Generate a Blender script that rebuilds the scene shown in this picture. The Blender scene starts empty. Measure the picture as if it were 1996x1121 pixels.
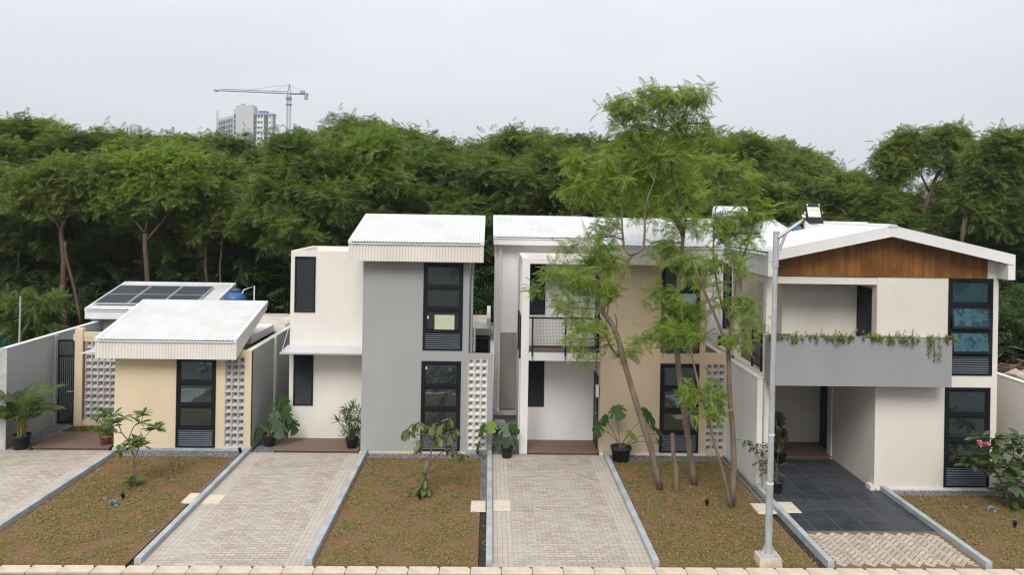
import bpy, math, random
import numpy as np
from mathutils import Vector, Matrix

# ------------------------------------------------------------------ camera
F_PX, PX, PY, ROLL, CAM_H = 1500.0, 998.0, 405.0, 0.0167, 7.0
PSI = math.atan(41 / F_PX)
S = bpy.context.scene
COL = S.collection
cam_d = bpy.data.cameras.new('camera')
cam = bpy.data.objects.new('camera', cam_d)
COL.objects.link(cam)
cam_d.sensor_width = 36.0
cam_d.sensor_fit = 'HORIZONTAL'
cam_d.lens = F_PX / 1996.0 * 36.0
cam_d.shift_y = -(560.5 - PY) / 1996.0
cam_d.clip_start, cam_d.clip_end = 0.1, 6000.0
_right = Vector((math.cos(PSI), -math.sin(PSI), 0)); _up = Vector((0, 0, 1)); _fwd = Vector((math.sin(PSI), math.cos(PSI), 0))
_rc = _right * math.cos(ROLL) + _up * math.sin(ROLL)
_uc = _up * math.cos(ROLL) - _right * math.sin(ROLL)
cam.matrix_world = Matrix(((_rc.x, _uc.x, -_fwd.x, 0), (_rc.y, _uc.y, -_fwd.y, 0), (_rc.z, _uc.z, -_fwd.z, CAM_H), (0, 0, 0, 1)))
S.camera = cam

# ------------------------------------------------------------------ sky, sun, exposure
S.view_settings.view_transform = 'Standard'
S.view_settings.look = 'None'
S.view_settings.exposure = 0.40
S.view_settings.gamma = 1.0
S.view_settings.use_curve_mapping = False
SUN_EL, SUN_AZ = math.radians(45), math.radians(194)      # azimuth from +Y, clockwise: behind the camera, a little left
W_ = bpy.data.worlds.new('World'); S.world = W_
W_.use_nodes = True
nt = W_.node_tree; nt.nodes.clear()
def wn(t, **k):
    n = nt.nodes.new(t)
    for a, b in k.items(): setattr(n, a, b)
    return n
out = wn('ShaderNodeOutputWorld'); bg = wn('ShaderNodeBackground'); bg.inputs['Strength'].default_value = 0.1
sky = wn('ShaderNodeTexSky', sky_type='NISHITA'); sky.sun_disc = False; sky.sun_elevation = SUN_EL; sky.sun_rotation = SUN_AZ
tc = wn('ShaderNodeTexCoord'); sep = wn('ShaderNodeSeparateXYZ')
nt.links.new(tc.outputs['Generated'], sep.inputs[0])
mx = wn('ShaderNodeMath', operation='MAXIMUM'); nt.links.new(sep.outputs['Z'], mx.inputs[0]); mx.inputs[1].default_value = 0.0
g1 = wn('ShaderNodeMath', operation='MULTIPLY_ADD'); nt.links.new(mx.outputs[0], g1.inputs[0]); g1.inputs[1].default_value = 6.0; g1.inputs[2].default_value = 5.65
mp = wn('ShaderNodeMapping'); mp.inputs['Scale'].default_value = (1.0, 1.0, 4.5); nt.links.new(tc.outputs['Generated'], mp.inputs[0])
nz = wn('ShaderNodeTexNoise'); nz.inputs['Scale'].default_value = 2.2; nz.inputs['Detail'].default_value = 5; nt.links.new(mp.outputs[0], nz.inputs['Vector'])
g2 = wn('ShaderNodeMath', operation='MULTIPLY_ADD'); nt.links.new(nz.outputs['Fac'], g2.inputs[0]); g2.inputs[1].default_value = 0.30; g2.inputs[2].default_value = 0.85
g3 = wn('ShaderNodeMath', operation='MULTIPLY'); nt.links.new(g1.outputs[0], g3.inputs[0]); nt.links.new(g2.outputs[0], g3.inputs[1])
cc = wn('ShaderNodeVectorMath', operation='SCALE'); cc.inputs[0].default_value = (0.975, 0.993, 1.038); nt.links.new(g3.outputs[0], cc.inputs['Scale'])
mixw = wn('ShaderNodeMixRGB'); mixw.inputs['Fac'].default_value = 0.06
nt.links.new(cc.outputs[0], mixw.inputs['Color1']); nt.links.new(sky.outputs[0], mixw.inputs['Color2'])
nt.links.new(mixw.outputs[0], bg.inputs['Color']); nt.links.new(bg.outputs[0], out.inputs['Surface'])
sun_d = bpy.data.lights.new('sun', 'SUN'); sun = bpy.data.objects.new('sun', sun_d); COL.objects.link(sun)
sun_d.energy = 2.1; sun_d.angle = math.radians(28); sun_d.color = (1.0, 0.965, 0.91)
_sd = Vector((math.sin(SUN_AZ) * math.cos(SUN_EL), math.cos(SUN_AZ) * math.cos(SUN_EL), math.sin(SUN_EL)))
sun.rotation_euler = _sd.to_track_quat('Z', 'Y').to_euler()
S.cycles.use_denoising = True; S.cycles.filter_width = 1.2; S.cycles.use_adaptive_sampling = False; S.cycles.max_bounces = 6; S.cycles.diffuse_bounces = 4; S.cycles.transparent_max_bounces = 8

rng = np.random.default_rng(7)
R = random.Random(11)

# ------------------------------------------------------------------ pixel -> world
_cr, _sr, _cp, _sp = math.cos(ROLL), math.sin(ROLL), math.cos(PSI), math.sin(PSI)
def ray(u, v):
    u -= PX; v -= PY
    a = (u * _cr + v * _sr) / F_PX; b = (-u * _sr + v * _cr) / F_PX
    return (_sp + _cp * a, _cp - _sp * a, -b)
def at(u, v, Y):
    d = ray(u, v); t = Y / d[1]
    return Vector((d[0] * t, Y, CAM_H + d[2] * t))
def project(x, y, z):
    d = Vector((x, y, z - CAM_H)); f = d.dot(_fwd)
    return PX + F_PX * d.dot(_rc) / f, PY - F_PX * d.dot(_uc) / f

# ------------------------------------------------------------------ materials
def nodes_of(m):
    m.use_nodes = True
    t = m.node_tree
    return t, t.nodes['Principled BSDF']
def mk(name, c1, c2=None, scale=4.0, rough=0.85, bump=0.0, bscale=60.0, stretch=(1, 1, 1), detail=6.0, spec=0.3, metal=0.0, c3=None, s3=0.6):
    m = bpy.data.materials.new(name); t, p = nodes_of(m); L = t.links
    p.inputs['Roughness'].default_value = rough; p.inputs['Metallic'].default_value = metal
    p.inputs['Specular IOR Level'].default_value = spec
    tc = t.nodes.new('ShaderNodeTexCoord'); mpn = t.nodes.new('ShaderNodeMapping'); mpn.inputs['Scale'].default_value = stretch
    L.new(tc.outputs['Object'], mpn.inputs[0])
    if c2 is None: c2 = tuple(x * 0.9 for x in c1)
    n = t.nodes.new('ShaderNodeTexNoise'); n.inputs['Scale'].default_value = scale; n.inputs['Detail'].default_value = detail
    L.new(mpn.outputs[0], n.inputs['Vector'])
    r = t.nodes.new('ShaderNodeValToRGB'); r.color_ramp.elements[0].position = 0.35; r.color_ramp.elements[1].position = 0.65
    r.color_ramp.elements[0].color = (*c1, 1); r.color_ramp.elements[1].color = (*c2, 1)
    L.new(n.outputs['Fac'], r.inputs[0]); colour = r.outputs[0]
    if c3 is not None:
        n3 = t.nodes.new('ShaderNodeTexNoise'); n3.inputs['Scale'].default_value = s3; n3.inputs['Detail'].default_value = 4
        L.new(tc.outputs['Object'], n3.inputs['Vector'])
        r3 = t.nodes.new('ShaderNodeValToRGB'); r3.color_ramp.elements[0].position = 0.45; r3.color_ramp.elements[1].position = 0.68
        r3.color_ramp.elements[0].color = (0, 0, 0, 1); r3.color_ramp.elements[1].color = (1, 1, 1, 1)
        L.new(n3.outputs['Fac'], r3.inputs[0])
        mm = t.nodes.new('ShaderNodeMixRGB'); mm.inputs['Color2'].default_value = (*c3, 1)
        L.new(r3.outputs[0], mm.inputs['Fac']); L.new(colour, mm.inputs['Color1']); colour = mm.outputs[0]
    L.new(colour, p.inputs['Base Color'])
    if bump:
        nb = t.nodes.new('ShaderNodeTexNoise'); nb.inputs['Scale'].default_value = bscale; nb.inputs['Detail'].default_value = 4
        L.new(tc.outputs['Object'], nb.inputs['Vector'])
        b = t.nodes.new('ShaderNodeBump'); b.inputs['Strength'].default_value = bump; b.inputs['Distance'].default_value = 0.02
        L.new(nb.outputs['Fac'], b.inputs['Height']); L.new(b.outputs[0], p.inputs['Normal'])
    return m
def stucco(name, c, d=0.085):
    return mk(name, c, tuple(x * (1 - d) for x in c), scale=1.3, rough=0.92, bump=0.35, bscale=70, stretch=(1, 1, 0.35), spec=0.2, c3=tuple(x * (1 - d * 1.6) for x in c), s3=0.5)
def leafmat(name, c1, c2, trans=0.3, nscale=0.9, rough=0.55, c3=None):
    m = bpy.data.materials.new(name); t, p = nodes_of(m); L = t.links
    p.inputs['Roughness'].default_value = rough; p.inputs['Specular IOR Level'].default_value = 0.35
    geo = t.nodes.new('ShaderNodeNewGeometry'); oi = t.nodes.new('ShaderNodeObjectInfo'); tc = t.nodes.new('ShaderNodeTexCoord')
    n = t.nodes.new('ShaderNodeTexNoise'); n.inputs['Scale'].default_value = nscale; n.inputs['Detail'].default_value = 3
    L.new(tc.outputs['Object'], n.inputs['Vector'])
    a = t.nodes.new('ShaderNodeMath'); a.operation = 'MULTIPLY_ADD'; L.new(geo.outputs['Random Per Island'], a.inputs[0]); a.inputs[1].default_value = 0.40
    L.new(n.outputs['Fac'], a.inputs[2])
    b = t.nodes.new('ShaderNodeMath'); b.operation = 'MULTIPLY_ADD'; L.new(oi.outputs['Random'], b.inputs[0]); b.inputs[1].default_value = 0.30; L.new(a.outputs[0], b.inputs[2])
    r = t.nodes.new('ShaderNodeValToRGB'); e = r.color_ramp.elements
    e[0].position = 0.55; e[0].color = (*c1, 1); e[1].position = 1.15 if False else 1.0; e[1].color = (*c2, 1)
    if c3:
        x = r.color_ramp.elements.new(0.3); x.color = (*c3, 1)
    L.new(b.outputs[0], r.inputs[0]); L.new(r.outputs[0], p.inputs['Base Color'])
    tr = t.nodes.new('ShaderNodeBsdfTranslucent')
    gm = t.nodes.new('ShaderNodeMixRGB'); gm.blend_type = 'MULTIPLY'; gm.inputs['Fac'].default_value = 1; gm.inputs['Color2'].default_value = (1.5, 1.7, 0.6, 1)
    L.new(r.outputs[0], gm.inputs['Color1']); L.new(gm.outputs[0], tr.inputs['Color'])
    ms = t.nodes.new('ShaderNodeMixShader'); ms.inputs['Fac'].default_value = trans
    L.new(p.outputs[0], ms.inputs[1]); L.new(tr.outputs[0], ms.inputs[2]); L.new(ms.outputs[0], t.nodes['Material Output'].inputs['Surface'])
    return m
def glass(name, c, refl, tint=(0.72, 0.92, 0.95)):
    m = bpy.data.materials.new(name); t, p = nodes_of(m); L = t.links
    p.inputs['Base Color'].default_value = (*c, 1); p.inputs['Roughness'].default_value = 0.4
    g = t.nodes.new('ShaderNodeBsdfGlossy'); g.inputs['Roughness'].default_value = 0.015; g.inputs['Color'].default_value = (*tint, 1)
    tc = t.nodes.new('ShaderNodeTexCoord'); n = t.nodes.new('ShaderNodeTexNoise'); n.inputs['Scale'].default_value = 1.6; L.new(tc.outputs['Object'], n.inputs['Vector'])
    b = t.nodes.new('ShaderNodeBump'); b.inputs['Strength'].default_value = 0.06; b.inputs['Distance'].default_value = 0.05; L.new(n.outputs['Fac'], b.inputs['Height']); L.new(b.outputs[0], g.inputs['Normal'])
    ms = t.nodes.new('ShaderNodeMixShader'); ms.inputs['Fac'].default_value = refl
    L.new(p.outputs[0], ms.inputs[1]); L.new(g.outputs[0], ms.inputs[2]); L.new(ms.outputs[0], t.nodes['Material Output'].inputs['Surface'])
    return m
def brickmat(name, cols, mortar, bw, bh, ms=0.006, offset=0.5, rot=0.0, sq=1.0, bump=0.5, dirt=None):
    m = bpy.data.materials.new(name); t, p = nodes_of(m); L = t.links
    p.inputs['Roughness'].default_value = 0.9; p.inputs['Specular IOR Level'].default_value = 0.2
    tc = t.nodes.new('ShaderNodeTexCoord'); mpn = t.nodes.new('ShaderNodeMapping'); mpn.inputs['Rotation'].default_value = (0, 0, rot)
    L.new(tc.outputs['Object'], mpn.inputs[0])
    br = t.nodes.new('ShaderNodeTexBrick'); br.offset = offset; br.squash = sq
    br.inputs['Scale'].default_value = 1.0; br.inputs['Brick Width'].default_value = bw; br.inputs['Row Height'].default_value = bh
    br.inputs['Mortar Size'].default_value = ms; br.inputs['Mortar Smooth'].default_value = 0.3; br.inputs['Bias'].default_value = 0.0
    br.inputs['Color1'].default_value = (*cols[0], 1); br.inputs['Color2'].default_value = (*cols[1], 1); br.inputs['Mortar'].default_value = (*mortar, 1)
    L.new(mpn.outputs[0], br.inputs['Vector'])
    n = t.nodes.new('ShaderNodeTexNoise'); n.inputs['Scale'].default_value = 0.75; n.inputs['Detail'].default_value = 9; n.inputs['Roughness'].default_value = 0.65; L.new(tc.outputs['Object'], n.inputs['Vector'])
    r = t.nodes.new('ShaderNodeValToRGB'); r.color_ramp.elements[0].position = 0.4; r.color_ramp.elements[1].position = 0.7
    r.color_ramp.elements[0].color = (0, 0, 0, 1); r.color_ramp.elements[1].color = (1, 1, 1, 1); L.new(n.outputs['Fac'], r.inputs[0])
    sc = t.nodes.new('ShaderNodeMath'); sc.operation = 'MULTIPLY'; sc.inputs[1].default_value = 0.7; L.new(r.outputs[0], sc.inputs[0])
    mm = t.nodes.new('ShaderNodeMixRGB'); mm.inputs['Color2'].default_value = (*(dirt or cols[0]), 1)
    L.new(sc.outputs[0], mm.inputs['Fac']); L.new(br.outputs['Color'], mm.inputs['Color1'])
    L.new(mm.outputs[0], p.inputs['Base Color'])
    b = t.nodes.new('ShaderNodeBump'); b.inputs['Strength'].default_value = bump; b.inputs['Distance'].default_value = 0.01; b.invert = True
    L.new(br.outputs['Fac'], b.inputs['Height']); L.new(b.outputs[0], p.inputs['Normal'])
    return m

M = {}
M['cream'] = stucco('cream stucco', (0.755, 0.725, 0.655)); M['cream4'] = stucco('warm white stucco', (0.72, 0.675, 0.605))
M['white'] = stucco('white stucco', (0.76, 0.745, 0.73)); M['grey'] = stucco('grey stucco', (0.345, 0.35, 0.342), 0.05)
M['grey_box'] = stucco('cool grey stucco', (0.30, 0.30, 0.305), 0.05); M['wallgrey'] = stucco('boundary wall grey', (0.40, 0.405, 0.41), 0.08)
M['beige'] = stucco('yellow beige stucco', (0.69, 0.575, 0.395)); M['tan'] = stucco('tan stucco', (0.63, 0.50, 0.355))
M['coping'] = mk('pale coping', (0.72, 0.72, 0.71), (0.62, 0.6, 0.57), scale=3, rough=0.8)
M['roof'] = mk('white roof sheet', (0.63, 0.635, 0.64), (0.59, 0.59, 0.585), scale=0.9, rough=0.5, stretch=(2.5, 0.7, 1), c3=(0.56, 0.55, 0.52), s3=1.1, spec=0.3)
M['fasc'] = mk('off white fascia sheet', (0.73, 0.70, 0.64), (0.66, 0.62, 0.55), scale=1.5, rough=0.5, stretch=(1, 1, 0.4), spec=0.4)
M['trim'] = mk('pale grey flashing', (0.66, 0.68, 0.71), (0.6, 0.62, 0.66), scale=2, rough=0.4, spec=0.5)
M['painted_reflection'] = mk('pale yellow notice', (0.50, 0.51, 0.37), (0.46, 0.47, 0.34), scale=3, rough=0.8); M['slab'] = mk('roof slab screed', (0.66, 0.63, 0.58), (0.50, 0.42, 0.34), scale=1.6, rough=0.9)  # the pale yellow is a window reflection put into a flat colour
M['black'] = mk('black aluminium', (0.005, 0.006, 0.009), (0.008, 0.009, 0.012), rough=0.5, spec=0.3)
M['louvre'] = mk('black shutter blade', (0.016, 0.021, 0.025), (0.022, 0.027, 0.032), rough=0.55, spec=0.25); M['louvw'] = mk('grey black louvre blade', (0.11, 0.125, 0.15), (0.13, 0.145, 0.17), rough=0.4, spec=0.5)
M['glass'] = glass('dark window glass', (0.010, 0.014, 0.016), 0.2); M['glass_t'] = glass('teal tinted window glass', (0.008, 0.040, 0.052), 0.40, (0.32, 0.66, 0.74))
M['galv'] = mk('galvanised steel', (0.52, 0.54, 0.55), (0.45, 0.47, 0.48), scale=9, rough=0.5, metal=0.35, stretch=(1, 1, 0.3), c3=(0.44, 0.39, 0.33), s3=2.5)
M['pvc'] = mk('white pvc pipe', (0.72, 0.72, 0.72), (0.66, 0.66, 0.66), rough=0.4); M['pvcg'] = mk('grey pvc pipe', (0.33, 0.34, 0.35), (0.28, 0.29, 0.3), rough=0.45)
M['pvcb'] = mk('blue grey pipe', (0.11, 0.15, 0.19), (0.14, 0.18, 0.22), rough=0.5)
M['conc'] = mk('concrete block', (0.50, 0.48, 0.46), (0.38, 0.365, 0.35), scale=6, rough=0.95, bump=0.3, bscale=90)
M['concw'] = mk('pale concrete block', (0.66, 0.64, 0.60), (0.55, 0.53, 0.5), scale=6, rough=0.95, bump=0.3, bscale=90)
M['bare'] = mk('bare concrete panel', (0.29, 0.255, 0.225), (0.235, 0.21, 0.19), scale=2.2, rough=0.9, stretch=(1, 1, 0.25))
M['kerb'] = mk('painted kerb', (0.40, 0.435, 0.445), (0.35, 0.38, 0.39), scale=3, rough=0.8, bump=0.2, bscale=80, c3=(0.30, 0.31, 0.305), s3=1.5)
M['stone'] = mk('cream stone kerb', (0.60, 0.52, 0.41), (0.52, 0.43, 0.32), scale=5, rough=0.9, bump=0.4, bscale=40, c3=(0.42, 0.36, 0.28), s3=2.0)
M['cover'] = mk('cream concrete cover', (0.62, 0.55, 0.45), (0.55, 0.47, 0.38), scale=4, rough=0.9, bump=0.2, bscale=60)
M['deck'] = mk('brown composite deck', (0.15, 0.096, 0.076), (0.195, 0.13, 0.104), scale=5, rough=0.75, stretch=(0.25, 12, 1), detail=8)
M['woodgable'] = mk('varnished wood boards', (0.15, 0.06, 0.012), (0.265, 0.112, 0.02), scale=3.2, rough=0.5, stretch=(4.5, 1, 0.16), detail=9, spec=0.4, c3=(0.12, 0.042, 0.008), s3=1.2)
M['solar'] = brickmat('solar cells', ((0.045, 0.048, 0.062), (0.052, 0.055, 0.07)), (0.20, 0.21, 0.23), 0.165, 0.08, ms=0.006, offset=0.0, bump=0.0)
M['solar'].node_tree.nodes['Principled BSDF'].inputs['Roughness'].default_value = 0.3; M['solar'].node_tree.nodes['Principled BSDF'].inputs['Specular IOR Level'].default_value = 0.5
M['alu'] = mk('aluminium frame', (0.55, 0.56, 0.57), rough=0.4, metal=0.4)
M['tank'] = mk('blue plastic tank', (0.014, 0.085, 0.23), (0.018, 0.10, 0.26), rough=0.35, spec=0.5); M['tanklid'] = mk('dark grey tank lid', (0.06, 0.075, 0.09), rough=0.5)
M['awning'] = mk('translucent awning sheet', (0.56, 0.56, 0.575), (0.52, 0.52, 0.535), rough=0.4)
M['pot'] = mk('black plastic pot', (0.016, 0.018, 0.02), (0.024, 0.026, 0.028), rough=0.5); M['potb'] = mk('dark brown glazed pot', (0.045, 0.024, 0.018), (0.03, 0.017, 0.013), rough=0.35); M['pott'] = mk('terracotta pot', (0.32, 0.12, 0.055), (0.25, 0.09, 0.045), rough=0.85, scale=9)
M['soil'] = mk('potting soil', (0.035, 0.025, 0.018), (0.06, 0.045, 0.03), scale=20, rough=1)
M['bark'] = mk('grey brown bark', (0.22, 0.165, 0.125), (0.14, 0.105, 0.08), scale=7, rough=0.95, bump=0.6, bscale=28, stretch=(1, 1, 0.3))
M['barkf'] = mk('wood bark', (0.14, 0.088, 0.06), (0.085, 0.055, 0.038), scale=5, rough=0.95, stretch=(1, 1, 0.3))
M['stem'] = mk('green plant stem', (0.14, 0.17, 0.05), (0.10, 0.13, 0.04), rough=0.6); M['cane'] = mk('yellowish cane', (0.26, 0.24, 0.07), (0.19, 0.19, 0.06), rough=0.6); M['gstem'] = mk('grey branch', (0.17, 0.145, 0.115), (0.12, 0.10, 0.08), scale=9, rough=0.9)
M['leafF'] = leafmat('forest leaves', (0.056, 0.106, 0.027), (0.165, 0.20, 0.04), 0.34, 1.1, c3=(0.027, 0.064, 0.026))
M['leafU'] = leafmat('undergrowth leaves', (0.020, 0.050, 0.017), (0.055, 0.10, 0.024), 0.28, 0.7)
M['leafT'] = leafmat('feathery leaves', (0.115, 0.19, 0.038), (0.235, 0.30, 0.058), 0.40, 0.8, c3=(0.066, 0.13, 0.032))
M['pods'] = leafmat('seed pods', (0.15, 0.15, 0.035), (0.24, 0.20, 0.055), 0.2, 2.0, c3=(0.12, 0.07, 0.03))
M['leafM'] = leafmat('monstera leaves', (0.018, 0.05, 0.016), (0.045, 0.095, 0.022), 0.15, 2.5, rough=0.35)
M['leafMy'] = leafmat('young monstera leaf', (0.13, 0.21, 0.03), (0.20, 0.27, 0.05), 0.25, 2.5, rough=0.35)
M['leafG'] = leafmat('frangipani leaves', (0.075, 0.125, 0.035), (0.16, 0.21, 0.055), 0.25, 3.0, rough=0.4)
M['leafD'] = leafmat('drooping leaves', (0.085, 0.115, 0.04), (0.18, 0.19, 0.06), 0.25, 3.0, rough=0.45, c3=(0.055, 0.085, 0.03))
M['leafB'] = leafmat('broad dark leaves', (0.035, 0.068, 0.026), (0.075, 0.11, 0.035), 0.15, 3.0, rough=0.35)
M['leafP'] = leafmat('palm leaves', (0.055, 0.095, 0.022), (0.11, 0.15, 0.035), 0.25, 2.0, rough=0.45)
M['leafN'] = leafmat('narrow leaves', (0.03, 0.07, 0.018), (0.075, 0.12, 0.03), 0.2, 3.0, rough=0.4)
M['leafV'] = leafmat('trailing leaves', (0.13, 0.15, 0.03), (0.24, 0.25, 0.06), 0.25, 3.0)
M['pink'] = mk('pink petals', (0.62, 0.13, 0.24), (0.7, 0.25, 0.35), rough=0.6)
M['grass'] = leafmat('dry turf blades', (0.30, 0.185, 0.075), (0.21, 0.20, 0.06), 0.1, 2.0, rough=0.9, c3=(0.20, 0.095, 0.042))
M['lawn'] = mk('turf soil', (0.19, 0.112, 0.055), (0.155, 0.112, 0.05), scale=11, rough=1, bump=0.8, bscale=70, detail=12, c3=(0.185, 0.09, 0.048), s3=1.1)
M['earth'] = mk('forest earth', (0.030, 0.024, 0.016), (0.05, 0.038, 0.025), scale=1.5, rough=1, bump=0.4, bscale=12)
M['gravel'] = mk('grey gravel bed', (0.17, 0.165, 0.165), (0.085, 0.085, 0.09), scale=55, rough=0.95, bump=0.8, bscale=80)
M['pebble'] = leafmat('grey pebbles', (0.15, 0.15, 0.155), (0.34, 0.33, 0.33), 0.0, 8.0, rough=0.9)
M['litter'] = leafmat('pale bits', (0.45, 0.42, 0.36), (0.62, 0.58, 0.52), 0.0, 8.0, rough=0.9)
M['asphalt'] = mk('street asphalt', (0.055, 0.055, 0.057), (0.075, 0.073, 0.07), scale=3, rough=0.95, bump=0.3, bscale=120)
M['drain'] = mk('drain concrete', (0.20, 0.195, 0.19), (0.14, 0.135, 0.13), scale=4, rough=0.95, bump=0.3, bscale=40, c3=(0.11, 0.095, 0.08), s3=2)
M['lampglass'] = mk('lamp reflector', (0.62, 0.60, 0.56), rough=0.25, spec=0.6); M['led'] = mk('amber led chip', (0.75, 0.45, 0.10), rough=0.4)
M['net'] = mk('green shade net', (0.008, 0.06, 0.048), (0.012, 0.085, 0.066), scale=14, rough=0.9)
M['far'] = mk('pale tower concrete', (0.50, 0.50, 0.49), (0.45, 0.45, 0.45), scale=0.05, rough=0.9); M['farw'] = mk('white tower panels', (0.68, 0.69, 0.70), (0.64, 0.65, 0.66), scale=0.05, rough=0.8)
M['fart'] = mk('tan tower concrete', (0.42, 0.37, 0.34), (0.38, 0.34, 0.31), scale=0.05, rough=0.9); M['farglass'] = mk('tower window glass', (0.05, 0.08, 0.11), (0.07, 0.10, 0.13), scale=0.2, rough=0.15, spec=0.6)
M['crane'] = mk('blue grey crane steel', (0.12, 0.17, 0.24), rough=0.5); M['crane2'] = mk('tan counterweight', (0.38, 0.32, 0.29), rough=0.8); M['bluetarp'] = mk('blue tarpaulin', (0.03, 0.2, 0.45), rough=0.6)
M['twr'] = mk('pale blue curtain wall', (0.26, 0.36, 0.44), (0.30, 0.40, 0.48), scale=0.05, rough=0.2, stretch=(1, 1, 6))
M['brush'] = mk('dead branches', (0.16, 0.115, 0.08), (0.10, 0.07, 0.05), rough=0.95); M['rubble'] = mk('rubble', (0.42, 0.36, 0.31), (0.32, 0.26, 0.22), scale=5, rough=1)
M['paver'] = brickmat('paving bricks', ((0.34, 0.285, 0.235), (0.47, 0.405, 0.345)), (0.165, 0.14, 0.118), 0.21, 0.105, ms=0.007, dirt=(0.45, 0.415, 0.38))
M['paveredge'] = brickmat('paving border', ((0.40, 0.34, 0.28), (0.46, 0.40, 0.335)), (0.21, 0.175, 0.145), 0.105, 0.21, ms=0.005, offset=0.0, dirt=(0.47, 0.445, 0.42))
M['tile'] = brickmat('dark floor tiles', ((0.026, 0.031, 0.039), (0.048, 0.053, 0.062)), (0.16, 0.16, 0.16), 0.6, 0.6, ms=0.006, offset=0.0, dirt=(0.078, 0.082, 0.088), bump=0.1)
M['tile'].node_tree.nodes['Principled BSDF'].inputs['Roughness'].default_value = 0.5
def herring():
    m = bpy.data.materials.new('herringbone pavers'); t, p = nodes_of(m); L = t.links
    p.inputs['Roughness'].default_value = 0.9; p.inputs['Specular IOR Level'].default_value = 0.2
    tc = t.nodes.new('ShaderNodeTexCoord'); geo = t.nodes.new('ShaderNodeNewGeometry')
    n = t.nodes.new('ShaderNodeTexNoise'); n.inputs['Scale'].default_value = 2.5; n.inputs['Detail'].default_value = 8; L.new(tc.outputs['Object'], n.inputs['Vector'])
    a = t.nodes.new('ShaderNodeMath'); a.operation = 'MULTIPLY_ADD'; a.inputs[1].default_value = 0.4; L.new(geo.outputs['Random Per Island'], a.inputs[0]); L.new(n.outputs['Fac'], a.inputs[2])
    r = t.nodes.new('ShaderNodeValToRGB'); r.color_ramp.elements[0].position = 0.4; r.color_ramp.elements[1].position = 1.0
    r.color_ramp.elements[0].color = (0.33, 0.28, 0.225, 1); r.color_ramp.elements[1].color = (0.50, 0.435, 0.36, 1)
    L.new(a.outputs[0], r.inputs[0]); L.new(r.outputs[0], p.inputs['Base Color'])
    return m
M['herr'] = herring(); M['sandjoint'] = mk('sandy joints', (0.20, 0.125, 0.075), (0.15, 0.10, 0.065), scale=8, rough=1)

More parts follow.
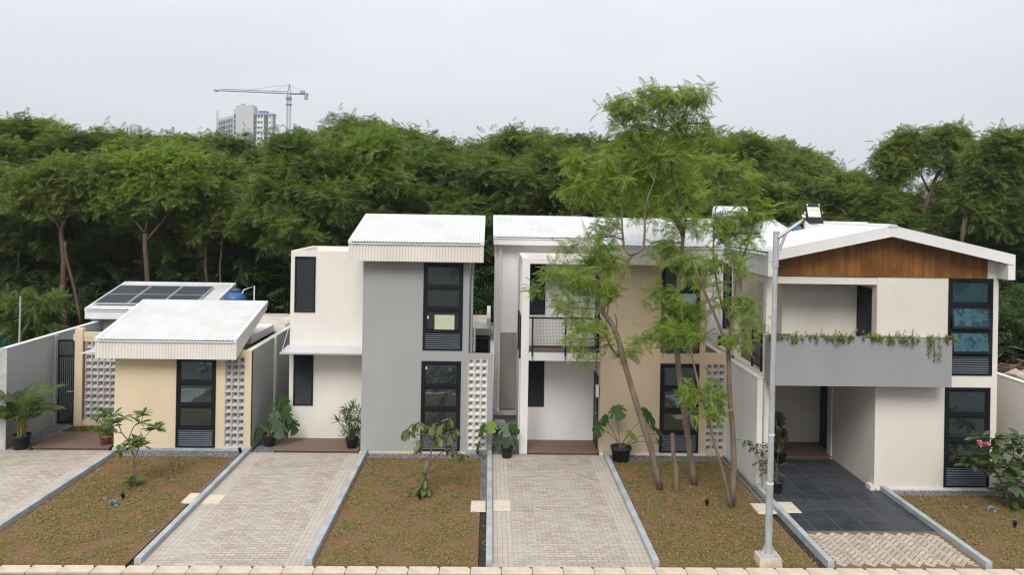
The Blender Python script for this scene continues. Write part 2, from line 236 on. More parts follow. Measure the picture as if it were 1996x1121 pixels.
# ------------------------------------------------------------------ mesh builder
def world_loc(o):
    v = Vector((0, 0, 0))
    while o is not None:
        v += o.location; o = o.parent
    return v
class MB:
    def __init__(s): s.v = []; s.f = []; s.mi = []; s.cur = 0
    def quad(s, *pts):
        n = len(s.v); s.v.extend([tuple(p) for p in pts]); s.f.append(tuple(range(n, n + len(pts)))); s.mi.append(s.cur)
    def box(s, x0, x1, y0, y1, z0, z1):
        s.hexa([(x0, y0, z0), (x1, y0, z0), (x1, y1, z0), (x0, y1, z0), (x0, y0, z1), (x1, y0, z1), (x1, y1, z1), (x0, y1, z1)])
    def hexa(s, p):
        n = len(s.v); s.v.extend([tuple(q) for q in p])
        for f in ((0, 3, 2, 1), (4, 5, 6, 7), (0, 1, 5, 4), (1, 2, 6, 5), (2, 3, 7, 6), (3, 0, 4, 7)):
            s.f.append(tuple(n + i for i in f)); s.mi.append(s.cur)
    def prism(s, poly, axis, a, b):
        """poly: 2-D outline; axis 'x': (y,z) swept over x; 'y': (x,z) over y; 'z': (x,y) over z"""
        def P(q, t): return {'x': (t, q[0], q[1]), 'y': (q[0], t, q[1]), 'z': (q[0], q[1], t)}[axis]
        n = len(s.v); k = len(poly)
        s.v.extend([P(q, a) for q in poly]); s.v.extend([P(q, b) for q in poly])
        s.f.append(tuple(n + i for i in range(k))[::-1]); s.f.append(tuple(n + k + i for i in range(k))); s.mi += [s.cur] * 2
        for i in range(k):
            j = (i + 1) % k; s.f.append((n + i, n + j, n + k + j, n + k + i)); s.mi.append(s.cur)
    def tube(s, pts, rad, n=6, caps=True):
        pts = [Vector(p) for p in pts]
        if not isinstance(rad, (list, tuple)): rad = [rad] * len(pts)
        base = len(s.v); up = None
        for i, p in enumerate(pts):
            d = (pts[min(i + 1, len(pts) - 1)] - pts[max(i - 1, 0)])
            if d.length < 1e-9: d = Vector((0, 0, 1))
            d.normalize()
            if up is None: up = d.orthogonal().normalized()
            up = (up - d * up.dot(d))
            if up.length < 1e-6: up = d.orthogonal()
            up.normalize(); sd = d.cross(up)
            for k in range(n):
                a = 2 * math.pi * k / n
                s.v.append(tuple(p + (up * math.cos(a) + sd * math.sin(a)) * rad[i]))
        for i in range(len(pts) - 1):
            for k in range(n):
                k2 = (k + 1) % n; s.f.append((base + i * n + k, base + i * n + k2, base + (i + 1) * n + k2, base + (i + 1) * n + k)); s.mi.append(s.cur)
        if caps:
            s.f.append(tuple(base + k for k in range(n))[::-1]); s.f.append(tuple(base + (len(pts) - 1) * n + k for k in range(n))); s.mi += [s.cur] * 2
    def lathe(s, c, prof, n=20):
        base = len(s.v)
        for r, z in prof:
            for k in range(n):
                a = 2 * math.pi * k / n; s.v.append((c[0] + r * math.cos(a), c[1] + r * math.sin(a), c[2] + z))
        for i in range(len(prof) - 1):
            for k in range(n):
                k2 = (k + 1) % n; s.f.append((base + i * n + k, base + i * n + k2, base + (i + 1) * n + k2, base + (i + 1) * n + k)); s.mi.append(s.cur)
        s.f.append(tuple(base + k for k in range(n))[::-1]); s.f.append(tuple(base + (len(prof) - 1) * n + k for k in range(n))); s.mi += [s.cur] * 2
    def corr(s, P0, A, B, N, amp=0.018, pitch=0.076, per=6, rows=1):
        P0, A, B, N = Vector(P0), Vector(A), Vector(B), Vector(N).normalized()
        L = A.length; k = max(2, int(L / pitch * per)); base = len(s.v)
        for i in range(k + 1):
            t = i / k; o = P0 + A * t + N * (amp * math.sin(2 * math.pi * t * L / pitch))
            for j in range(rows + 1): s.v.append(tuple(o + B * (j / rows)))
        for i in range(k):
            for j in range(rows):
                a = base + i * (rows + 1) + j; s.f.append((a, a + rows + 1, a + rows + 2, a + 1)); s.mi.append(s.cur)
    def panel(s, a0, a1, z0, z1, d0, d1, holes=(), axis='y'):
        """wall with openings. axis 'y': a = x, thickness along y from d0 (front) to d1; axis 'x': a = y, thickness along x"""
        xs = sorted(set([a0, a1] + [h[i] for h in holes for i in (0, 1)])); zs = sorted(set([z0, z1] + [h[i] for h in holes for i in (2, 3)]))
        def solid(i, j):
            if i < 0 or j < 0 or i >= len(xs) - 1 or j >= len(zs) - 1: return False
            cx, cz = (xs[i] + xs[i + 1]) / 2, (zs[j] + zs[j + 1]) / 2
            return not any(h[0] < cx < h[1] and h[2] < cz < h[3] for h in holes)
        P = (lambda a, d, z: (a, d, z)) if axis == 'y' else (lambda a, d, z: (d, a, z))
        for i in range(len(xs) - 1):
            for j in range(len(zs) - 1):
                if not solid(i, j): continue
                x, X, z, Z = xs[i], xs[i + 1], zs[j], zs[j + 1]
                s.quad(P(x, d0, z), P(X, d0, z), P(X, d0, Z), P(x, d0, Z)); s.quad(P(X, d1, z), P(x, d1, z), P(x, d1, Z), P(X, d1, Z))
                if not solid(i - 1, j): s.quad(P(x, d1, z), P(x, d0, z), P(x, d0, Z), P(x, d1, Z))
                if not solid(i + 1, j): s.quad(P(X, d0, z), P(X, d1, z), P(X, d1, Z), P(X, d0, Z))
                if not solid(i, j - 1): s.quad(P(x, d1, z), P(X, d1, z), P(X, d0, z), P(x, d0, z))
                if not solid(i, j + 1): s.quad(P(x, d0, Z), P(X, d0, Z), P(X, d1, Z), P(x, d1, Z))
    def add_np(s, V, Fq):
        n = len(s.v); s.v.extend(map(tuple, V.tolist())); s.f.extend([tuple(n + i for i in f) for f in Fq.tolist()]); s.mi += [s.cur] * len(Fq)
    def build(s, name, mat, parent=None, loc=None, smooth=False):
        me = bpy.data.meshes.new(name)
        if parent is not None: o0 = world_loc(parent)
        else: o0 = Vector(loc) if loc is not None else Vector((0, 0, 0))
        V = np.array(s.v, dtype=np.float32) - np.array(o0, dtype=np.float32)
        me.from_pydata(V.tolist(), [], s.f)
        mats = mat if isinstance(mat, (list, tuple)) else [mat]
        for m in mats: me.materials.append(M[m] if isinstance(m, str) else m)
        if len(mats) > 1: me.polygons.foreach_set('material_index', s.mi)
        if smooth: me.polygons.foreach_set('use_smooth', [True] * len(me.polygons))
        me.update()
        o = bpy.data.objects.new(name, me); COL.objects.link(o)
        if parent is not None: o.parent = parent
        else: o.location = o0
        return o
def empty(name, loc):
    o = bpy.data.objects.new(name, None); o.empty_display_size = 0.2; o.location = loc; COL.objects.link(o); return o
def tag(o, label=None, cat=None, group=None, kind=None):
    if label: o['label'] = label
    if cat: o['category'] = cat
    if group: o['group'] = group
    if kind: o['kind'] = kind
    return o
def struct(o): o['kind'] = 'structure'; return o
def thing(name, loc, label, cat, group=None): return tag(empty(name, loc), label, cat, group)
def np_mesh(name, V, Fq, mat, parent=None, loc=(0, 0, 0), smooth=False):
    """V (n,3), Fq (m,k) numpy"""
    me = bpy.data.meshes.new(name); o0 = world_loc(parent) if parent is not None else Vector(loc)
    V = (V - np.array(o0)).astype(np.float32); k = Fq.shape[1]
    me.vertices.add(len(V)); me.vertices.foreach_set('co', V.ravel())
    me.loops.add(Fq.size); me.loops.foreach_set('vertex_index', Fq.ravel().astype(np.int32))
    me.polygons.add(len(Fq)); me.polygons.foreach_set('loop_start', np.arange(0, Fq.size, k, dtype=np.int32))
    me.materials.append(M[mat]); me.update(calc_edges=True); me.validate()
    if smooth: me.polygons.foreach_set('use_smooth', [True] * len(me.polygons))
    o = bpy.data.objects.new(name, me); COL.objects.link(o)
    if parent is not None: o.parent = parent
    else: o.location = o0
    return o

# ================================================================== SETTING
m = MB(); m.quad((-3000, -400, -.06), (3000, -400, -.06), (3000, 4000, -.06), (-3000, 4000, -.06)); struct(m.build('ground', 'earth'))
m = MB(); m.box(-80, 80, 4.0, 14.62, -.055, -.012); struct(m.build('street', 'asphalt'))
YF, YK = 21.83, 15.05            # house front line, street-side end of the lots
KX = [-10.3, -6.7, -3.42, 0.08, 3.36, 6.84, 10.02]
def pave(x0, x1, y0, y1):
    m = MB(); m.box(x0 + .42, x1 - .42, y0, y1, -.05, 0); d = m.build('driveway', 'paver', loc=((x0 + x1) / 2, y0, 0)); struct(d)
    for a, b in ((x0, x0 + .42), (x1 - .42, x1)):
        m = MB(); m.box(a, b, y0, y1, -.05, .0); struct(m.build('driveway_border', 'paveredge', loc=(a, y0, 0)))
pave(-13.95, KX[0] - .065, 14.97, 21.86); pave(KX[1] + .065, KX[2] - .065, 14.97, 21.80); pave(KX[3] + .065, KX[4] - .065, 14.97, 21.80)
# house with the gable: dark tiles, then herringbone pavers towards the street
m = MB(); m.box(KX[5] + .065, KX[6] - .065, 16.72, 21.6, -.05, 0); struct(m.build('carport_floor', 'tile', loc=(7.28, 16.72, 0)))
m = MB(); m.box(KX[5] + .065, KX[6] - .065, 14.97, 16.72, -.05, -.012); struct(m.build('driveway', 'sandjoint'))
m = MB()
hx0, hx1, hy0, hy1 = KX[5] + .08, KX[6] - .08, 14.99, 16.70
W2, g = .105, .010
for i in range(-40, 60):
    for j in range(-40, 60):
        for kind in (0, 1):
            # herringbone turned by 45 degrees
            px = (i + j * 1.0) * W2 * 1.0; py = 0
            bx = (i * 1 + j * 2 - 0) ; 
            if kind == 0: ax, ay, w, h = i + 2 * j, i - 2 * j, 2, 1
            else: ax, ay, w, h = i + 2 * j + 0, i - 2 * j + 1, 1, 2
            x, y = ax * W2 + g, ay * W2 + g; X, Y = (ax + w) * W2 - g, (ay + h) * W2 - g
            c = [(x, y), (X, y), (X, Y), (x, Y)]
            q = [((a - b) * .7071 + 8.4, (a + b) * .7071 + 15.85) for a, b in c]
            if all(hx0 < a < hx1 and hy0 < b < hy1 for a, b in q):
                m.hexa([(a, b, -.03) for a, b in q] + [(a, b, .0 + R.uniform(-.0015, .0015)) for a, b in q])
struct(m.build('paving', 'herr'))
# lawns, gravel beds in front of the houses, side strips
for x0, x1, y1 in ((KX[0], KX[1] - .22, 21.38), (KX[2], KX[3] - .22, 21.38), (KX[4], KX[5] - .25, 21.3), (KX[6], 14.4, 18.85)):
    m = MB(); nx, ny = 24, 44; xa, xb, ya, yb = x0 + .065, x1 - .0, 14.97, y1
    base = len(m.v)
    for j in range(ny + 1):
        for i in range(nx + 1):
            ed = min(i, nx - i, j, ny - j)
            m.v.append((xa + (xb - xa) * i / nx, ya + (yb - ya) * j / ny, -.02 + (0 if ed == 0 else R.uniform(0, .022))))
    for j in range(ny):
        for i in range(nx):
            a = j * (nx + 1) + i; m.f.append((a, a + 1, a + nx + 2, a + nx + 1)); m.mi.append(0)
    struct(m.build('lawn', 'lawn', loc=(x0, 15, 0), smooth=True))
GR = []
for x0, x1, y0, y1 in ((KX[0] + .07, KX[1] - .22, 21.38, 21.94), (KX[2] + .07, KX[3] - .22, 21.38, 21.82), (KX[4] + .07, KX[5] - .25, 21.3, 21.82), (KX[6] + .07, 13.1, 18.85, 19.23),
                       (-6.6, -6.0, 21.82, 23.4), (0.12, 1.1, 21.82, 23.6), (-13.45, -12.85, 21.88, 24.3), (13.0, 13.4, 18.85, 22)):
    m = MB(); m.box(x0, x1, y0, y1, -.05, -.004); struct(m.build('gravel_bed', 'gravel')); GR.append((x0, x1, y0, y1))
# loose pebbles on the beds and pale bits on the turf
def chips(name, mat, areas, dens, s0, s1):
    Vs = []; Fs = []; n = 0
    for x0, x1, y0, y1 in areas:
        for _ in range(int((x1 - x0) * (y1 - y0) * dens)):
            c = np.array([R.uniform(x0, x1), R.uniform(y0, y1), R.uniform(-.002, .012)]); s = R.uniform(s0, s1)
            o = rng.normal(size=(6, 3)) * .22 + np.array([[1, 0, 0], [0, 1, 0], [-1, 0, 0], [0, -1, 0], [0, 0, .6], [0, 0, -.6]])
            Vs.append(c + o * s); Fs.append(np.array([[0, 1, 4], [1, 2, 4], [2, 3, 4], [3, 0, 4]]) + n); n += 6
    return tag(np_mesh(name, np.vstack(Vs), np.vstack(Fs), mat), kind='stuff')
tag(chips('gravel', 'pebble', GR, 900, .009, .02), 'loose grey gravel along the foot of the house fronts', 'gravel')
LAWN = [(KX[0] + .08, KX[1] - .25, 15.0, 21.38), (KX[2] + .08, KX[3] - .25, 15.0, 21.38), (KX[4] + .08, KX[5] - .28, 15.0, 21.3), (KX[6] + .08, 14.2, 15.0, 18.85)]
edges = [(KX[0] + .07, KX[0] + .3, 15, 21.3), (KX[2] + .07, KX[2] + .3, 15, 21.3), (KX[3] - .3, KX[3] - .08, 15, 18), (KX[4] + .07, KX[4] + .4, 15, 21.3), (KX[5] - .55, KX[5] - .1, 15, 19)]
M['deadleaf'] = leafmat('dead leaves', (0.20, 0.10, 0.045), (0.34, 0.23, 0.11), 0.0, 5.0, rough=0.9)
tag(chips('dead_leaves', 'deadleaf', LAWN, 7, .012, .028), 'small dead leaves scattered over the turf', 'leaves')
tag(chips('litter', 'litter', LAWN, .8, .006, .013), 'tiny pale bits scattered over the brown turf', 'litter')
tag(chips('rubble_crumbs', 'litter', edges, 26, .005, .014), 'pale crumbs of mortar along the kerb edges', 'crumbs')
# matted turf: short blades leaning every way
n = 0; Vs = []
for x0, x1, y0, y1 in LAWN + [(-12.8, -11.4, 23.45, 24.3)]:
    k = int((x1 - x0) * (y1 - y0) * 1150)
    P = np.stack([rng.uniform(x0, x1, k), rng.uniform(y0, y1, k), np.full(k, -.004)], 1)
    f = np.sin(P[:, 0] * 5.1 + np.sin(P[:, 1] * 3.3) * 2) + np.sin(P[:, 1] * 4.3 + np.sin(P[:, 0] * 2.7) * 2) + rng.normal(size=k) * .9
    near = np.minimum(P[:, 0] - x0, x1 - P[:, 0]); f2 = np.sin(P[:, 0] * 1.3 + 1.0) + np.sin(P[:, 1] * 1.1 + P[:, 0] * .6) ; P = P[(f + .35 * f2 > -.75) & (rng.uniform(size=k) < np.clip(near * 2.4 + .25, 0, 1))]; k = len(P)
    a = rng.uniform(0, 2 * np.pi, k); L = rng.uniform(.03, .085, k); w = rng.uniform(.005, .012, k); h = rng.uniform(.006, .035, k)
    d = np.stack([np.cos(a), np.sin(a), np.zeros(k)], 1); sdir = np.stack([-np.sin(a), np.cos(a), np.zeros(k)], 1)
    tip = P + d * L[:, None]; tip[:, 2] += h
    mid = P + d * (L * .5)[:, None]; mid[:, 2] += h * .8
    Vs.append(np.stack([P, mid + sdir * w[:, None], tip, mid - sdir * w[:, None]], 1).reshape(-1, 3))
V = np.vstack(Vs); tag(np_mesh('grass', V, np.arange(len(V)).reshape(-1, 4), 'grass'), 'matted brown and green turf growing between the driveways', 'grass', kind='stuff')
# kerbs between the lots
kl = ['blue grey kerb between the far left driveway and the turf of the small house', 'blue grey kerb left of the driveway that leads to the cream wing', 'blue grey kerb between the driveway of the grey house and its turf',
      'blue grey kerb in the middle, between the drooping tree\'s turf and the balcony house driveway', 'blue grey kerb between the balcony house driveway and the turf of the slim trees', 'blue grey kerb beside the lamp post along the dark tiles', 'blue grey kerb right of the dark tiles, by the pink flowering shrub']
for i, x in enumerate(KX):
    y1 = [21.95, 21.93, 21.82, 21.82, 21.82, 19.34, 19.2][i]
    m = MB(); m.prism([(x - .065, -.05), (x - .065, .105), (x - .055, .115), (x + .055, .115), (x + .065, .105), (x + .065, -.05)], 'y', 15.03, y1)
    tag(m.build('kerb', 'kerb', loc=(x, 15.03, 0)), kl[i], 'kerb', 'kerbs between the lots')
for x, y0, y1, lab in ((KX[1] - .145, 18.75, 21.9, 'narrow dark drain channel beside the kerb of the small beige house'), (KX[3] - .145, 18.35, 21.8, 'narrow dirty drain channel beside the middle kerb'), (KX[5] - .16, 18.35, 21.8, 'narrow dirty drain channel at the foot of the white boundary wall')):
    m = MB(); m.box(x - .08, x - .045, y0, y1, -.05, .012); m.box(x + .045, x + .08, y0, y1, -.05, .012); m.box(x - .045, x + .045, y0, y1, -.05, -.035)
    tag(m.build('drain_channel', 'drain', loc=(x, y0, 0)), lab, 'drain', 'drain channels along the lots')
m = MB(); m.box(-13.38, -13.33, 21.9, 24.4, -.05, .015); m.box(-13.22, -13.17, 21.9, 24.4, -.05, .015); m.box(-13.33, -13.22, 21.9, 24.4, -.05, -.035)
tag(m.build('drain_channel', 'drain', loc=(-13.2, 22, 0)), 'narrow drain channel along the grey wall behind the potted palm', 'drain', 'drain channels along the lots')
for x0, x1, y0, y1, lab in ((-7.1, -6.78, 18.08, 18.68, 'cream drain cover on turf, left of the kerb by the small beige house'), (-6.62, -6.2, 18.05, 18.58, 'cream drain cover set in the paving right of the kerb by the small beige house'),
                            (-.36, .0, 17.68, 18.3, 'cracked cream drain cover on turf left of the middle kerb'), (.16, .58, 17.73, 18.35, 'cream drain cover set in the paving right of the middle kerb'),
                            (6.3, 6.76, 17.66, 18.25, 'cream drain cover on turf behind the lamp post'), (6.92, 7.36, 17.71, 18.36, 'cream drain cover lying on the dark tiles right of the lamp post')):
    m = MB(); z0 = .004 if lab.find('tiles') > 0 or lab.find('paving') > 0 else -.01; zt = z0 + (.03 if 'turf' in lab else .012); b = .012
    m.hexa([(x0, y0, z0), (x1, y0, z0), (x1, y1, z0), (x0, y1, z0), (x0 + b, y0 + b, zt), (x1 - b, y0 + b, zt), (x1 - b, y1 - b, zt), (x0 + b, y1 - b, zt)])
    tag(m.build('drain_cover', 'cover', loc=((x0 + x1) / 2, (y0 + y1) / 2, 0)), lab, 'drain cover', 'cream drain covers')
# row of stone blocks along the street
m = MB(); m.prism([(-.292, 0), (.292, 0), (.292, .20), (.262, .225), (.236, .285), (-.27, .285), (-.292, .25)], 'z', -.06, .012)
blk = m.build('kerb_block', 'stone', loc=(0, 0, 0)); bme = blk.data
for p in bme.polygons: pass
KBL = 'cream stone block in the row laid end to end along the street edge'
tag(blk, KBL, 'kerb block', 'stone blocks along the street')
for i in range(42):
    o = blk if i == 0 else blk.copy()
    if i: COL.objects.link(o)
    o.location = (-11.9 + i * .596, 14.66, R.uniform(-.004, .004)); o.rotation_euler = (0, 0, R.uniform(-.006, .006))

# ================================================================== BOUNDARY WALLS
def wall_x(x, y0, y1, zt, mat, label, t=.14, capz=.03):
    w = MB(); w.box(x - t / 2, x + t / 2, y0, y1, -.05, zt); o = w.build('boundary_wall', mat, loc=(x, y0, 0)); tag(o, label, 'wall', 'boundary walls between the lots')
    c = MB(); c.box(x - t / 2 - .012, x + t / 2 + .012, y0 - .012, y1, zt + .002, zt + capz); c.build('coping', 'coping', o); return o
wa = wall_x(-13.58, 21.9, 30, 2.80, 'wallgrey', 'long grey boundary wall at the far left behind the potted palm')
p = MB(); p.box(-13.72, -13.44, 21.86, 21.9, -.05, 2.84); p.build('end_pillar', 'conc', wa); p = MB(); p.box(-13.508, -13.44, 24.3, 24.48, -.05, 2.79); p.build('pilaster', 'wallgrey', wa)
wb = wall_x(-6.76, 21.98, 29, 2.82, 'wallgrey', 'grey boundary wall between the small beige house and the cream wing')
p = MB(); p.box(-6.685, -6.63, 24.15, 24.33, -.05, 2.84); p.build('pilaster', 'cream', wb)
wall_x(0.115, 23.2, 29.5, 2.55, 'white', 'white boundary wall in the alley between grey house and balcony house', t=.1)
wall_x(6.905, 19.35, 29, 2.76, 'white', 'white boundary wall between the slim trees and the carport')
wall_x(13.5, 18.4, 27, 2.80, 'cream4', 'cream boundary wall at the far right beside the gable house')

# ================================================================== HOUSE PIECES
def window(parent, x0, x1, z0, z1, yf, gl='glass', tilts=(0, 0, 0)):
    """black window column: three panes over a louvre; yf = wall face. returns the frame (a part); panes and louvre are sub-parts"""
    H = z1 - z0; fw = .065; f = MB()
    ya, yb = yf - .025, yf + .07
    f.box(x0, x0 + fw, ya, yb, z0, z1); f.box(x1 - fw, x1, ya, yb, z0, z1)
    lv = z0 + .215 * H; zone = (z1 - fw - lv) / 3
    f.box(x0 + fw, x1 - fw, ya, yb, z1 - fw, z1); f.box(x0 + fw, x1 - fw, ya, yb, z0, z0 + fw * .7); f.box(x0 + fw, x1 - fw, ya, yb, lv - .03, lv + .03)
    bars = [lv + zone * k for k in (1, 2)]
    for b in bars: f.box(x0 + fw, x1 - fw, ya, yb, b - .03, b + .03)
    fr = f.build('window', 'black', parent)
    edges_ = [lv + .03, bars[0] - .03, bars[0] + .03, bars[1] - .03, bars[1] + .03, z1 - fw]
    for k in range(3):
        a, b = edges_[2 * k], edges_[2 * k + 1]; tl = tilts[k]; sw = .055
        def P(x, z, d):  # d: depth in front (+) of the sash mid plane
            return (x, yf + .015 - d - (b - z) * math.sin(tl), b - (b - z) * math.cos(tl))
        s = MB(); xa, xb = x0 + fw, x1 - fw
        for q in ((xa, xa + sw, a, b), (xb - sw, xb, a, b), (xa + sw, xb - sw, a, a + sw), (xa + sw, xb - sw, b - sw, b)):
            X0, X1, Z0, Z1 = q
            s.hexa([P(X0, Z0, .018), P(X1, Z0, .018), P(X1, Z0, -.018), P(X0, Z0, -.018), P(X0, Z1, .018), P(X1, Z1, .018), P(X1, Z1, -.018), P(X0, Z1, -.018)])
        so = s.build('sash', 'black', fr)
        g_ = MB(); X0, X1, Z0, Z1 = xa + sw, xb - sw, a + sw, b - sw
        g_.hexa([P(X0, Z0, .004), P(X1, Z0, .004), P(X1, Z0, -.004), P(X0, Z0, -.004), P(X0, Z1, .004), P(X1, Z1, .004), P(X1, Z1, -.004), P(X0, Z1, -.004)])
        g_.build('pane', gl, fr)
    l = MB(); za, zb = z0 + fw * .7, lv - .03; n = 8; st = (zb - za) / n
    for k in range(n):
        z = za + (k + .5) * st
        l.hexa([(x0 + fw, yf - .012, z - st * .42), (x1 - fw, yf - .012, z - st * .42), (x1 - fw, yf - .006, z - st * .5), (x0 + fw, yf - .006, z - st * .5),
                (x0 + fw, yf + .034, z + st * .06), (x1 - fw, yf + .034, z + st * .06), (x1 - fw, yf + .04, z - st * .02), (x0 + fw, yf + .04, z - st * .02)])
    l.build('louvre', 'louvw', fr)
    bk = MB(); bk.box(x0 + fw, x1 - fw, yf + .075, yf + .085, z0 + .02, z1 - .02); bk.build('blind_back', 'black', fr)
    return fr
def shutter(parent, x0, x1, z0, z1, yf, n=26, name='shutter'):
    f = MB(); fw = .045
    f.box(x0, x0 + fw, yf - .03, yf + .05, z0, z1); f.box(x1 - fw, x1, yf - .03, yf + .05, z0, z1); f.box(x0 + fw, x1 - fw, yf - .03, yf + .05, z1 - fw, z1); f.box(x0 + fw, x1 - fw, yf - .03, yf + .05, z0, z0 + fw)
    fr = f.build(name, 'black', parent)
    l = MB(); st = (z1 - z0 - 2 * fw) / n
    for k in range(n):
        z = z0 + fw + (k + .5) * st
        l.hexa([(x0 + fw, yf - .02, z - st * .5), (x1 - fw, yf - .02, z - st * .5), (x1 - fw, yf - .014, z - st * .55), (x0 + fw, yf - .014, z - st * .55),
                (x0 + fw, yf + .02, z + st * .42), (x1 - fw, yf + .02, z + st * .42), (x1 - fw, yf + .026, z + st * .36), (x0 + fw, yf + .026, z + st * .36)])
    l.box(x0 + fw, x1 - fw, yf + .03, yf + .045, z0 + fw, z1 - fw)
    l.build('blades', 'louvre', fr); return fr
def breeze(parent, x0, x1, z0, z1, y, nx, nz, mat='conc', depth=.11):
    """pierced blocks: each a funnel running down to a small open hole"""
    b = MB(); w, h = (x1 - x0) / nx, (z1 - z0) / nz; r = .018
    for i in range(nx):
        for j in range(nz):
            X0, X1, Z0, Z1 = x0 + i * w, x0 + (i + 1) * w, z0 + j * h, z0 + (j + 1) * h; dy = R.uniform(-.004, .004)
            cx, cz, hs = (X0 + X1) / 2, (Z0 + Z1) / 2, .021
            o = [(X0, Z0), (X1, Z0), (X1, Z1), (X0, Z1)]; q = [(X0 + r, Z0 + r), (X1 - r, Z0 + r), (X1 - r, Z1 - r), (X0 + r, Z1 - r)]
            c = [(cx - hs, cz - hs), (cx + hs, cz - hs), (cx + hs, cz + hs), (cx - hs, cz + hs)]
            for k in range(4):
                k2 = (k + 1) % 4
                b.quad((o[k][0], y + dy, o[k][1]), (o[k2][0], y + dy, o[k2][1]), (q[k2][0], y + dy, q[k2][1]), (q[k][0], y + dy, q[k][1]))
                b.quad((q[k][0], y + dy, q[k][1]), (q[k2][0], y + dy, q[k2][1]), (c[k2][0], y + depth, c[k2][1]), (c[k][0], y + depth, c[k][1]))
                b.quad((c[k][0], y + depth, c[k][1]), (c[k2][0], y + depth, c[k2][1]), (c[k2][0], y + depth + .07, c[k2][1]), (c[k][0], y + depth + .07, c[k][1]))
                b.quad((c[k][0], y + depth + .07, c[k][1]), (c[k2][0], y + depth + .07, c[k2][1]), (o[k2][0], y + depth + .07, o[k2][1]), (o[k][0], y + depth + .07, o[k][1]))
    return b.build('breeze_block_screen', mat, parent)
def mono_roof(parent, x0, x1, y0, z0, y1, z1, fas=.52, back=.2, corr_front=True):
    b = MB(); yi = y0 + .04
    b.prism([(yi, z0 - fas + .01), (yi, z0 - .02), (y1, z1 - .02), (y1, z1 - back)], 'x', x0 + .012, x1 - .012)
    ro = b.build('roof', 'fasc', parent)
    A = math.atan2(z1 - z0, y1 - y0); N = (0, -math.sin(A), math.cos(A))
    c = MB(); tr = .10
    c.corr((x0 + tr - .02, y0 - .02, z0 + .018), (x1 - x0 - 2 * tr + .04, 0, 0), (0, y1 - y0 + .02, z1 - z0), N, .016, .085)
    sh = c.build('roof_sheet', 'roof', ro, smooth=True)
    t = MB()
    for a, bb in ((x0 - .01, x0 + tr), (x1 - tr, x1 + .01)):
        t.prism([(y0 - .012, z0 - .05), (y0 - .012, z0 + .05), (y1 + .012, z1 + .05), (y1 + .012, z1 - .05)], 'x', a, bb)
    t.box(x0 + tr, x1 - tr, y1 - .03, y1 + .012, z1 - .03, z1 + .055)
    t.box(x0 + tr, x1 - tr, y0 - .03, y0 + .04, z0 - .05, z0 - .012)
    t.build('flashing', 'trim', ro)
    if corr_front:
        f = MB(); f.corr((x0, y0 + .012, z0 - fas), (x1 - x0, 0, 0), (0, 0, fas - .03), (0, -1, 0), .013, .085); f.build('fascia', 'fasc', ro, smooth=True)
    else:
        f = MB(); f.box(x0, x1, y0, y0 + .038, z0 - fas, z0 - .05); f.build('fascia', 'white', ro)
    sc_ = MB()
    for r_ in range(4):
        tt = (r_ + .4) / 4
        for k in range(int((x1 - x0) / .34)):
            px = x0 + .25 + k * .34 + R.uniform(-.01, .01); py = y0 + (y1 - y0) * tt; pz = z0 + (z1 - z0) * tt + .036
            if px < x1 - .15: sc_.box(px - .012, px + .012, py - .012, py + .012, pz - .01, pz + .014)
    tag(sc_.build('screws', 'trim', ro), kind='stuff')
    return ro
def bay(parent, x0, x1, y0, y1, zf, zr, mat, holes, name='bay_wall'):
    b = MB(); t = .12
    b.panel(x0, x1, -.05, zf, y0, y0 + t, holes, 'y')
    for a in (x0, x1 - t): b.prism([(y0 + t + .002, -.05), (y0 + t + .002, zf), (y1, zr), (y1, -.05)], 'x', a, a + t)
    b.box(x0 + t, x1 - t, y1 - t, y1 - .002, -.05, zr)
    return b.build(name, mat, parent)
def door(parent, pts, mat='black'): pass

# ------------------------------------------------------------------ small beige house (one storey)
h1 = thing('house', (-10, 22, 0), 'small single storey beige house with solar panels on its rear roof', 'house', 'row houses')
wz = (.08, 2.62)
bay(h1, -10.5, -7.43, 21.95, 24.35, 2.80, 3.62, 'beige', [(-8.78, -7.68, wz[0], wz[1])])
window(h1, -8.78, -7.68, wz[0], wz[1], 21.95)
w = MB(); w.panel(-7.43, -6.69, -.05, 2.83, 21.945, 22.07, [(-7.45, -6.875, .1, 2.64)], 'y'); w.build('wing_wall', 'beige', h1)
breeze(h1, -7.43, -6.875, .1, 2.64, 21.955, 3, 13)
p = MB(); p.box(-10.52, -6.83, 21.9, 21.943, -.05, .065); p.build('plinth', 'kerb', h1)
mono_roof(h1, -10.83, -6.97, 21.48, 3.18, 24.4, 3.89)
p = MB(); p.box(-12.9, -10.2, 24.4, 24.52, 2.72, 2.88); p.build('screen_beam', 'beige', h1)
p = MB(); p.box(-12.9, -12.66, 24.36, 24.56, -.05, 3.0); p.box(-12.96, -12.9, 24.38, 24.54, 2.62, 2.82); p.build('pillar', 'beige', h1)
breeze(h1, -12.6, -10.5, .12, 2.6, 24.42, 11, 12)
for q in ((-.05, .118), (2.602, 2.72)): p = MB(); p.box(-12.66, -10.4, 24.41, 24.53, *q); p.build('screen_sill', 'beige', h1)
p = MB(); p.hexa([(-11.72, 22.35, 2.60), (-10.52, 22.35, 2.72), (-10.52, 23.5, 2.72), (-11.72, 23.5, 2.60), (-11.72, 22.35, 2.615), (-10.52, 22.35, 2.735), (-10.52, 23.5, 2.735), (-11.72, 23.5, 2.615)]); p.build('awning', 'awning', h1)
p = MB(); p.box(-11.7, -7.9, 24.5, 29, 0, 2.62); p.build('rear_wall', 'wallgrey', h1)
p = MB(); p.box(-13.9, -9.2, 27.3, 29.7, 0, 3.1); p.build('rear_block', 'wallgrey', h1)
mono_roof(h1, -13.95, -9.75, 26.95, 3.24, 29.85, 3.88, fas=.32, back=.2, corr_front=False)
